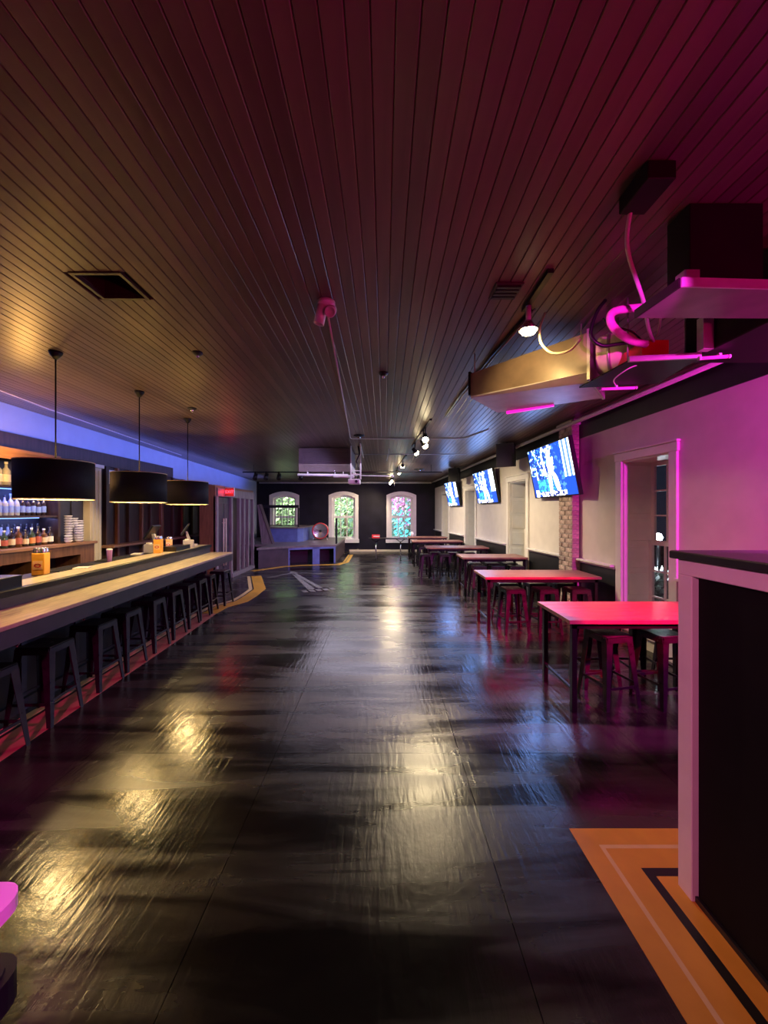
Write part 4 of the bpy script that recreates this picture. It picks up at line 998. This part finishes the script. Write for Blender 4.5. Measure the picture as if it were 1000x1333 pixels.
# hanging ceiling unit
ac = thing('ceiling_unit', 'large brown box unit hanging under the far ceiling', 'air unit', (-1.23, 8.05, 0))
T = cz(8.05)
part('casing', B().box(-0.55, 0.55, 0.0, 1.0, 2.44, cz(9.05)-0.003, 0.01), 'plum', ac)
part('front_frame', B().ring([(-0.55, 2.44), (0.55, 2.44), (0.55, 2.935), (-0.55, 2.935)], [(-0.46, 2.52), (0.46, 2.52), (0.46, 2.875), (-0.46, 2.875)], -0.025, 0.001, 'y'), 'plum', ac)
for k in range(9): part('grille_slat', B().box(-0.46, 0.46, -0.012, -0.003, 2.524+k*0.039, 2.559+k*0.039, 0.003), 'plum', ac)
for x in (-0.36, 0.20): part('bolt', B().cyl((x, -0.03, 2.46), (x, -0.025, 2.46), 0.012, n=8).cyl((x, 0.0, 2.40), (x, 0.0, 2.44), 0.015, n=8), 'chrome', ac)
single('drain_pipe', B().tube([(-1.80, 8.02, 2.375), (-0.75, 8.02, 2.365)], 0.028, 10).tube([(-1.05, 7.98, 2.34), (-0.62, 7.98, 2.335)], 0.03, 10).cyl((-1.6, 8.02, 2.38), (-1.6, 8.02, 2.44), 0.008).cyl((-0.85, 8.02, 2.38), (-0.85, 8.02, 2.44), 0.008), 'pipe', 'pale drain pipe below the hanging ceiling unit', 'pipe')
single('boom_rod', B().tube([(-0.60, 8.02, 2.36), (0.18, 8.0, 2.345)], 0.010, 8).lathe([(0, -0.03), (0.025, -0.015), (0.025, 0.015), (0, 0.03)], (0.18, 8.0, 2.345), 10).cyl((-0.60, 8.02, 2.36), (-0.60, 8.02, 2.42), 0.012), 'pipe', 'thin pale rod with knob sticking right from the projector frame', 'rod')
pj = thing('projector', 'purple lit projector in a pale frame beside the ceiling unit', 'projector', (-0.62, 7.9, 0))
part('case', B().box(-0.11, 0.13, -0.12, 0.14, 2.17, 2.27, 0.012), 'tray', pj)
part('lens', B().cyl((0.06, -0.12, 2.22), (0.06, -0.15, 2.22), 0.03, n=14), 'bezel', pj)
q = B()
for x in (-0.06, 0.14): q.box(x-0.012, x+0.012, -0.02, 0.02, 2.27, cz(7.9))
q.box(-0.06, 0.14, -0.018, 0.018, 2.36, 2.385).box(-0.06, 0.14, -0.018, 0.018, 2.44, 2.455)
part('hanging_frame', q, 'pipe', pj)
part('cable_bundle', B().tube([(0.08, 0.03, 2.27), (0.11, 0.04, 2.5), (0.05, 0.03, 2.65), (0.12, 0.03, 2.8), (0.09, 0.02, cz(7.9))], 0.018, 8), 'cable', pj)
lamp('projector_purple', 'SPOT', (-0.3, 6.0, 2.5), 9, (0.8, 0.08, 1.0), (-0.60, 7.9, 2.22), 0.05, 8, 0.5)
# track and spot lights
def track(x, y0, y1, label):
    q = B().hexa([(x-0.018, y0, cz(y0)-0.026), (x+0.018, y0, cz(y0)-0.026), (x+0.018, y1, cz(y1)-0.026), (x-0.018, y1, cz(y1)-0.026),
                  (x-0.018, y0, cz(y0)), (x+0.018, y0, cz(y0)), (x+0.018, y1, cz(y1)), (x-0.018, y1, cz(y1))])
    return single('light_track', q, 'blacksteel', label, 'light track')
track(1.00, 2.30, 2.74, 'short black light track above the bare warm lamp')
def lit_track(p0, p1, label):
    d_ = Vector((p1[0]-p0[0], p1[1]-p0[1])).normalized(); n_ = Vector((-d_.y, d_.x))*0.018
    q = B(); L4 = [(p0[0]-n_.x, p0[1]-n_.y), (p1[0]-n_.x, p1[1]-n_.y), (p1[0]+n_.x, p1[1]+n_.y), (p0[0]+n_.x, p0[1]+n_.y)]
    q.hexa([(x, y, cz(y)-0.026) for x, y in L4] + [(x, y, cz(y)) for x, y in L4]); return single('light_track', q, 'blacksteel', label, 'light track')
lit_track((0.70, 5.75), (0.58, 7.9), 'black light track holding the nearest track spots')
lit_track((0.52, 9.0), (0.38, 11.4), 'black light track holding the middle track spots')
lit_track((0.30, 13.2), (0.25, 14.6), 'black light track nearest the far wall')
pipe([(1.05, 2.74), (0.98, 3.5), (0.92, 4.6), (0.90, 5.6)], 0.010, 'dark conduit running on from the short light track', 'blacksteel')
pipe([(1.08, 2.74), (1.02, 3.5), (0.96, 4.6), (0.93, 5.6)], 0.006, 'thin pale conduit beside the dark one', 'pipe')
def spot(x, y, z, aim, watts, label):
    r = thing('track_spot', label, 'spotlight', (x, y, 0), 0, 'warm track spotlights')
    top = cz(y)-0.026
    part('stem', B().cyl((0, 0, z+0.05), (0, 0, top), 0.010, n=8), 'blacksteel', r)
    d_ = (Vector(aim)-Vector((x, y, z))).normalized()
    mt = Matrix.Translation((0, 0, z)) @ d_.to_track_quat('-Z', 'Y').to_matrix().to_4x4()
    part('spot_head', B().lathe([(0, 0.075), (0.030, 0.07), (0.042, 0.0), (0.046, -0.03), (0.042, -0.03), (0.036, 0.0), (0.0, 0.01)], n=18, mtx=mt), 'blacksteel', r)
    part('bulb', B().lathe([(0.030, 0.0), (0.046, -0.032), (0.048, -0.055), (0.034, -0.082), (0, -0.09)], n=18, mtx=mt), 'bulb_warm', r)
    p = Vector((x, y, z)) + d_*0.15
    lamp('track_spot_light', 'SPOT', p, watts, (1.0, 0.78, 0.45), Vector(p)+d_*3, 0.045, 110, 0.9)
SP = [(0.665, 6.18, 2.80, (0.6, 4.6, 0)), (0.655, 6.35, 2.73, (2.2, 6.6, 0.6)), (0.60, 7.45, 2.78, (2.6, 8.6, 0.6)), (0.475, 9.75, 2.78, (0.5, 15.0, 0.9)), (0.40, 11.0, 2.75, (2.2, 11.8, 0.8)), (0.28, 13.9, 2.75, (0.4, 12.0, 0)), (0.26, 14.3, 2.70, (-1.2, 15.2, 1.0))]
for i, (x, y, z, a_) in enumerate(SP): spot(x, y, z, a_, 230, '%s lit warm track spotlight from the camera on the ceiling' % ORD[i])
bl_ = thing('bare_lamp', 'bright warm lamp hanging from the short track at right', 'lamp', (1.0, 2.66, 0))
part('socket', B().cyl((0, 0, 2.90), (0, 0, cz(2.66)-0.026), 0.018, n=12), 'lampwhite', bl_)
part('shade', B().lathe([(0.02, 2.925), (0.03, 2.91), (0.066, 2.855), (0.062, 2.855), (0.026, 2.905), (0.016, 2.92)], n=22, close=True), 'chrome', bl_)
part('bulb', B().lathe([(0, 2.905), (0.03, 2.885), (0.056, 2.855), (0.045, 2.838), (0, 2.83)], n=20), 'bulb_warm', bl_)
lamp('bare_lamp_light', 'SPOT', (1.0, 2.66, 2.82), 34, (1.0, 0.70, 0.26), (1.35, 3.2, 2.62), 0.05, 95, 0.6)
# black speakers by the ceiling
def speaker(x, y, z, s, rz, label):
    r = thing('loudspeaker', label, 'loudspeaker', (x, y, z), rz, 'ceiling loudspeakers')
    part('cabinet', B().hexa([(-0.15*s, -0.12*s, -0.2*s), (0.15*s, -0.12*s, -0.2*s), (0.11*s, 0.14*s, -0.17*s), (-0.11*s, 0.14*s, -0.17*s), (-0.15*s, -0.12*s, 0.2*s), (0.15*s, -0.12*s, 0.2*s), (0.11*s, 0.14*s, 0.2*s), (-0.11*s, 0.14*s, 0.2*s)]), 'black', r)
    part('grille', B().box(-0.135*s, 0.135*s, -0.13*s, -0.121*s, -0.18*s, 0.18*s, 0.004), 'rubber', r)
    part('bracket', B().cyl((0, 0, 0.19*s), (0, 0, cz(y)-z), 0.015, n=8), 'blacksteel', r)
speaker(2.42, 7.55, 2.70, 1.15, -0.6, 'large black loudspeaker above the right wall near the nearest television')
speaker(2.05, 11.1, 2.66, 1.0, -0.6, 'black loudspeaker above the right wall beyond the middle television')
for i, x in enumerate((-3.55, -3.25, -2.9, -2.3)):
    r = thing('stage_lamp', '%s small black stage lamp from the left on the lighting bar' % ORD[i], 'stage lamp', (x, 10.6, 2.70), 0, 'stage lamps on the lighting bar')
    part('clamp', B().box(-0.02, 0.02, -0.02, 0.02, -0.06, 0.018), 'blacksteel', r)
    mt = Matrix.Translation((0, 0, -0.12)) @ Matrix.Rotation(math.radians(-35), 4, 'X')
    part('lamp_can', B().lathe([(0, 0.10), (0.05, 0.09), (0.06, -0.09), (0.054, -0.09), (0.045, 0.05), (0, 0.05)], n=16, mtx=mt), 'black', r)

# ------------------------------------------------------------------ ductwork and cooling gear at right
du = thing('hanging_duct', 'long sheet metal duct hanging crosswise below the ceiling at right', 'duct', (0.786, 3.48, 0), math.atan2(-0.62, 0.78))
part('duct_body', B().hexa([(0, 0, 2.65), (0.95, 0, 2.65), (0.95, 0.62, 2.65), (0, 0.62, 2.65), (0, 0, 2.855), (0.95, 0, 2.95), (0.95, 0.62, 2.95), (0, 0.62, 2.855)]), 'brownsheet', du)
part('end_cap', B().hexa([(-0.02, -0.01, 2.66), (0.0, -0.01, 2.66), (0.0, 0.63, 2.64), (-0.02, 0.63, 2.64), (-0.02, -0.01, 2.87), (0.0, -0.01, 2.87), (0.0, 0.63, 2.87), (-0.02, 0.63, 2.87)]), 'hvacdark', du)
part('bottom_panel', B().hexa([(0.0, 0.0, 2.635), (0.95, 0.10, 2.60), (0.95, 0.62, 2.60), (0.0, 0.62, 2.625), (0, 0, 2.65), (0.95, 0.0, 2.65), (0.95, 0.62, 2.65), (0, 0.62, 2.65)]), 'tray', du, 'pale underside panel')
part('flange', B().box(0.95, 0.97, -0.02, 0.64, 2.59, 2.97), 'galv', du)
for x in (0.02, 0.90):
    for y in (0.04, 0.58): part('hanger_rod', B().cyl((x, y, 2.86), (x, y, 3.045), 0.006, n=6), 'galv', du)
part('lower_flange', B().box(0.10, 0.55, 0.60, 0.63, 2.595, 2.620), 'flange_glow', du, 'flange edge with painted pink glow')  # emission paints the magenta light on the flange edge
sh_ = thing('insulated_fan', 'cream rounded fan housing joined to the end of the duct', 'fan housing', (1.55, 2.875, 2.80), math.atan2(-0.62, 0.78))
part('shell', B().lathe([(0, 0.0), (0.12, 0.0), (0.15, 0.02), (0.155, 0.14), (0.13, 0.24), (0.10, 0.26), (0, 0.26)], n=28, mtx=Matrix.Translation((0.02, 0.16, 0.0)) @ Matrix.Rotation(PI/2, 4, 'Y')), 'creamshell', sh_)
part('motor', B().cyl((0.27, 0.16, -0.02), (0.36, 0.16, -0.02), 0.06, n=16), 'galv', sh_)
part('clamp_ring', B().lathe([(0.158, 0.08), (0.158, 0.10), (0.15, 0.10), (0.15, 0.08)], n=28, mtx=Matrix.Translation((0.02, 0.16, 0.0)) @ Matrix.Rotation(PI/2, 4, 'Y'), close=True), 'galv', sh_)
single('fan_hanger', B().cyl((1.74, 2.86, 2.94), (1.74, 2.86, cz(2.86)), 0.008, n=6), 'galv', 'thin rod holding the cream fan housing', 'rod')
rx = thing('control_box', 'red electrical control box under the pale tray', 'box', (1.72, 2.56, 2.615))
part('box_body', B().box(0, 0.17, 0, 0.42, 0, 0.125, 0.004), 'redbox', rx); part('box_lid', B().box(-0.004, 0.174, -0.006, 0, -0.004, 0.129), 'redbox', rx)
part('cable_gland', B().cyl((0.03, 0.05, 0.125), (0.03, 0.05, 0.15), 0.018).cyl((0.11, 0.05, 0.125), (0.11, 0.05, 0.15), 0.018), 'galv', rx)
pn_ = thing('drip_pan', 'flat dark pan hung under the red control box', 'pan', (0, 0, 2.585))
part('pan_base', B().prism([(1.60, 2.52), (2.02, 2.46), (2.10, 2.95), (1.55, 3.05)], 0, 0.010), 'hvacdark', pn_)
part('pan_lip', B().prism([(1.60, 2.50), (2.02, 2.44), (2.02, 2.46), (1.60, 2.52)], -0.004, 0.03), 'tray', pn_)
part('support', B().cyl((1.65, 2.6, 0.01), (1.65, 2.6, 0.467), 0.006, n=6).cyl((2.0, 2.55, 0.01), (2.0, 2.55, 0.468), 0.006, n=6), 'galv', pn_)
for i, (x, y) in enumerate([(1.70, 3.00), (1.98, 2.40)]):
    r = thing('pink_lit_edge', ['metal edge with painted pink glow under the drip pan', 'short metal edge with painted pink glow right of the drip pan'][i], 'metal edge', (x, y, 2.56))
    part('tube', B().cyl((0, 0, 0), (0.24-0.1*i, -0.03, 0.0), 0.010, n=10), 'flange_glow', r)  # no real tube: metal edge with magenta light put in as glow
    part('end_cap', B().cyl((-0.015, 0.002, 0), (0, 0, 0), 0.012, n=10).cyl((0.24-0.1*i, -0.03, 0), (0.255-0.1*i, -0.032, 0), 0.012, n=10), 'tray', r)
    part('clip', B().box(0.10, 0.115, -0.02, 0.0, 0.008, 0.026), 'galv', r)
cu_ = thing('cooling_unit', 'dark cooling unit box hung above the right tables', 'cooling unit', (0, 0, 0))
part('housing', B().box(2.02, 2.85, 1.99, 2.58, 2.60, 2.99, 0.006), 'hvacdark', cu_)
part('bracket', B().box(1.955, 2.02, 2.35, 2.40, 2.60, 2.80), 'tray', cu_, 'pale bracket')
part('hanger_rod', B().cyl((2.1, 2.3, 2.99), (2.1, 2.3, cz(2.3)), 0.01).cyl((2.7, 2.3, 2.99), (2.7, 2.3, cz(2.3)), 0.01), 'galv', cu_)
tr = thing('hanging_tray', 'wide flat tray with bright magenta edge hung at right', 'tray', (0, 0, 2.60))
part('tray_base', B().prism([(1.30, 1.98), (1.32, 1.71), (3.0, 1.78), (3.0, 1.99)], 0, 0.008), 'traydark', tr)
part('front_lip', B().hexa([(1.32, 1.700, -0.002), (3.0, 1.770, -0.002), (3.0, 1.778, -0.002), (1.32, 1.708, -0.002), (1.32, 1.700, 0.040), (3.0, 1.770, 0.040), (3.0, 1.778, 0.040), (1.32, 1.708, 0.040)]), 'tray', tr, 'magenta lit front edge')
part('side_lip', B().hexa([(1.29, 1.98, -0.002), (1.31, 1.708, -0.002), (1.32, 1.708, -0.002), (1.30, 1.98, -0.002), (1.29, 1.98, 0.040), (1.31, 1.708, 0.040), (1.32, 1.708, 0.040), (1.30, 1.98, 0.040)]), 'hvacdark', tr)
for x in (1.95, 2.6): part('hanger_rod', B().cyl((x, 1.80, 0.008), (x, 1.80, cz(1.8)-2.60), 0.006, n=6), 'galv', tr)
vd = thing('vertical_duct', 'dark vertical duct dropping from the ceiling onto the tray', 'duct', (0, 0, 2.608))
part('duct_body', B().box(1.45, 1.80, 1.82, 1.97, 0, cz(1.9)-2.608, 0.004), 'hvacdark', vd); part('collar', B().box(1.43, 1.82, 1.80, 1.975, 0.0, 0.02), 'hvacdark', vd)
jb = thing('junction_box', 'small grey junction box on the tray corner', 'box', (1.37, 1.75, 2.608))
part('box_body', B().box(0, 0.07, 0, 0.06, 0, 0.10, 0.004), 'galv', jb); part('cover', B().box(0.004, 0.066, -0.004, 0, 0.005, 0.095), 'galv', jb)
def smooth(pts, n=6):
    P = [Vector(p) for p in pts]; o = []
    for i in range(len(P)-1):
        a0, a1, a2, a3 = P[max(i-1, 0)], P[i], P[i+1], P[min(i+2, len(P)-1)]
        for k in range(n):
            t = k/n; o.append(0.5*((2*a1)+(a2-a0)*t+(2*a0-5*a1+4*a2-a3)*t*t+(3*a1-a0-3*a2+a3)*t**3))
    o.append(P[-1]); return o
single('foam_pipe', B().tube(smooth([(1.62, 2.38, 2.87), (1.46, 2.40, 2.86), (1.415, 2.40, 2.82), (1.45, 2.42, 2.76), (1.60, 2.50, 2.72), (1.735, 2.54, 2.71)]), 0.024, 12), 'pinklit_foam', 'foam covered pipe bent like a hook, magenta light in its tint', 'pipe')
single('grey_hose', B().tube(smooth([(1.17, 1.78, 3.06), (1.15, 1.80, 2.98), (1.22, 1.92, 2.90), (1.42, 2.1, 2.75), (1.62, 2.35, 2.72), (1.83, 2.60, 2.742)]), 0.010, 8), 'hose', 'pale grey hose hanging from the ceiling to the red box', 'hose')
single('ceiling_junction_box', B().box(1.10, 1.22, 1.60, 1.80, 2.99, cz(1.7), 0.004), 'hvacdark', 'small dark box on the ceiling above the grey hose', 'box')
single('cable_loop', B().tube(smooth([(1.15, 2.74, cz(2.74)-0.03), (1.12, 2.76, 2.92), (1.14, 2.78, 2.82), (1.22, 2.78, 2.75), (1.33, 2.76, 2.76), (1.42, 2.78, 2.85)]), 0.009, 8), 'creamshell', 'cream cable loop hanging before the duct', 'cable')
single('black_cable', B().tube(smooth([(1.50, 2.60, cz(2.60)-0.02), (1.44, 2.60, 2.95), (1.40, 2.60, 2.80), (1.46, 2.58, 2.72), (1.56, 2.56, 2.72), (1.70, 2.56, 2.742)]), 0.012, 8).tube(smooth([(1.47, 2.58, 2.90), (1.52, 2.56, 2.84), (1.64, 2.55, 2.80), (1.73, 2.57, 2.742)]), 0.006, 6), 'cable', 'thick black cables looping before the cream fan', 'cable')
single('flexible_conduit', B().tube(smooth([(1.60, 2.05, cz(2.05)-0.01), (1.56, 2.06, 2.9), (1.60, 2.2, 2.8), (1.75, 2.45, 2.75), (1.80, 2.60, 2.742)]), 0.007, 6), 'galv', 'thin grey conduit beside the vertical duct', 'conduit')
single('loose_wire', B().tube(smooth([(1.73, 2.6, 2.60), (1.62, 2.55, 2.55), (1.56, 2.6, 2.50), (1.60, 2.65, 2.47)]), 0.004, 6), 'hose', 'thin loose pale wire dangling below the red box', 'wire')

# ------------------------------------------------------------------ outdoors seen through the windows
single('night_ground', B().box(-12, 14, YF+0.35, 30, -0.3, -0.15), 'ground', 'dark ground outside the far windows', 'ground')
fe = thing('yard_fence', 'pale board fence behind the trees outside the far windows', 'fence', (-7.0, 20.4, -0.15))
part('fence_rail', B().box(0, 10.5, 0.03, 0.08, 0.5, 0.6).box(0, 10.5, 0.03, 0.08, 2.3, 2.4), 'paleleaf', fe)
fb = B().box(0, 0.145, 0, 0.03, 0, 3.1).mesh('fence_board', M['fence'])
for k in range(70): link('fence_board', fb, fe, (k*0.15, 0, 0))
def bush(x, y, z, rx, ry, rz_, n, label, mname='leaf'):
    r = thing('leafy_tree', label, 'tree', (x, y, -0.15))
    rnd = random.Random(int(x*100)+n); q = B()
    for i in range(n):
        t, p = rnd.uniform(0, 2*PI), math.acos(rnd.uniform(-1, 1)); k = rnd.uniform(0.55, 1.0)
        c = Vector((rx*k*math.sin(p)*math.cos(t), ry*k*math.sin(p)*math.sin(t), z+0.15 + rz_*k*math.cos(p)))
        s = rnd.uniform(0.06, 0.13); a = Vector((rnd.uniform(-1, 1), rnd.uniform(-1, 1), rnd.uniform(-1, 1))).normalized(); d_ = a.orthogonal().normalized()
        e = a.cross(d_)
        v = [q.m.verts.new(c + d_*s), q.m.verts.new(c + e*s*0.5), q.m.verts.new(c - d_*s), q.m.verts.new(c - e*s*0.5)]
        q.m.faces.new(v)
    part('foliage', q, mname, r, kind='stuff')
    part('trunk', B().cyl((0, 0, 0), (0, 0, z+0.15), 0.12, 0.07, 10), 'bark', r)
bush(-5.0, 18.2, 1.5, 1.5, 1.0, 1.7, 1500, 'green leafy tree outside the left far window')
bush(-1.8, 18.2, 1.5, 1.4, 1.0, 1.7, 1500, 'green leafy tree outside the middle far window')
bush(1.3, 18.4, 1.5, 1.4, 1.0, 1.7, 1500, 'leafy tree lit pink and cyan outside the right far window', 'paleleaf')
lamp('yard_light', 'AREA', (-4.2, 16.3, 3.2), 420, (0.85, 1.0, 0.72), (-4.0, 18.5, 1.2), 1.2)
lamp('yard_light', 'AREA', (-1.8, 16.3, 3.2), 420, (0.85, 1.0, 0.78), (-1.8, 18.5, 1.2), 1.2)
lamp('yard_cyan', 'SPOT', (1.6, 16.4, 0.6), 1100, (0.05, 0.75, 1.0), (1.1, 18.4, 1.0), 0.1, 75, 0.5)
lamp('yard_magenta', 'SPOT', (0.0, 16.5, 2.6), 2200, (1.0, 0.03, 0.75), (0.55, 17.8, 2.15), 0.05, 32, 0.3)
sl = thing('street_lamp', 'bright white street lamp outside the near right window', 'street lamp', (5.39, 7.55, -0.15))
part('pole', B().cyl((0, 0, 0), (0, 0, 1.17), 0.05, 0.035, 10), 'blacksteel', sl); part('lamp_globe', B().lathe([(0, 1.17), (0.05, 1.18), (0.085, 1.25), (0.05, 1.32), (0, 1.34)], n=16), 'street', sl)
lamp('street_light', 'POINT', (5.0, 7.25, 0.8), 45, (0.80, 0.92, 1.0), size=0.1)
bush(5.15, 6.95, 0.10, 0.7, 0.5, 0.5, 900, 'pale lit shrub under the street lamp outside', 'paleleaf')
single('side_ground', B().box(4.0, 14, -1, YF, -0.3, -0.15), 'ground', 'dark ground outside the right windows', 'ground')
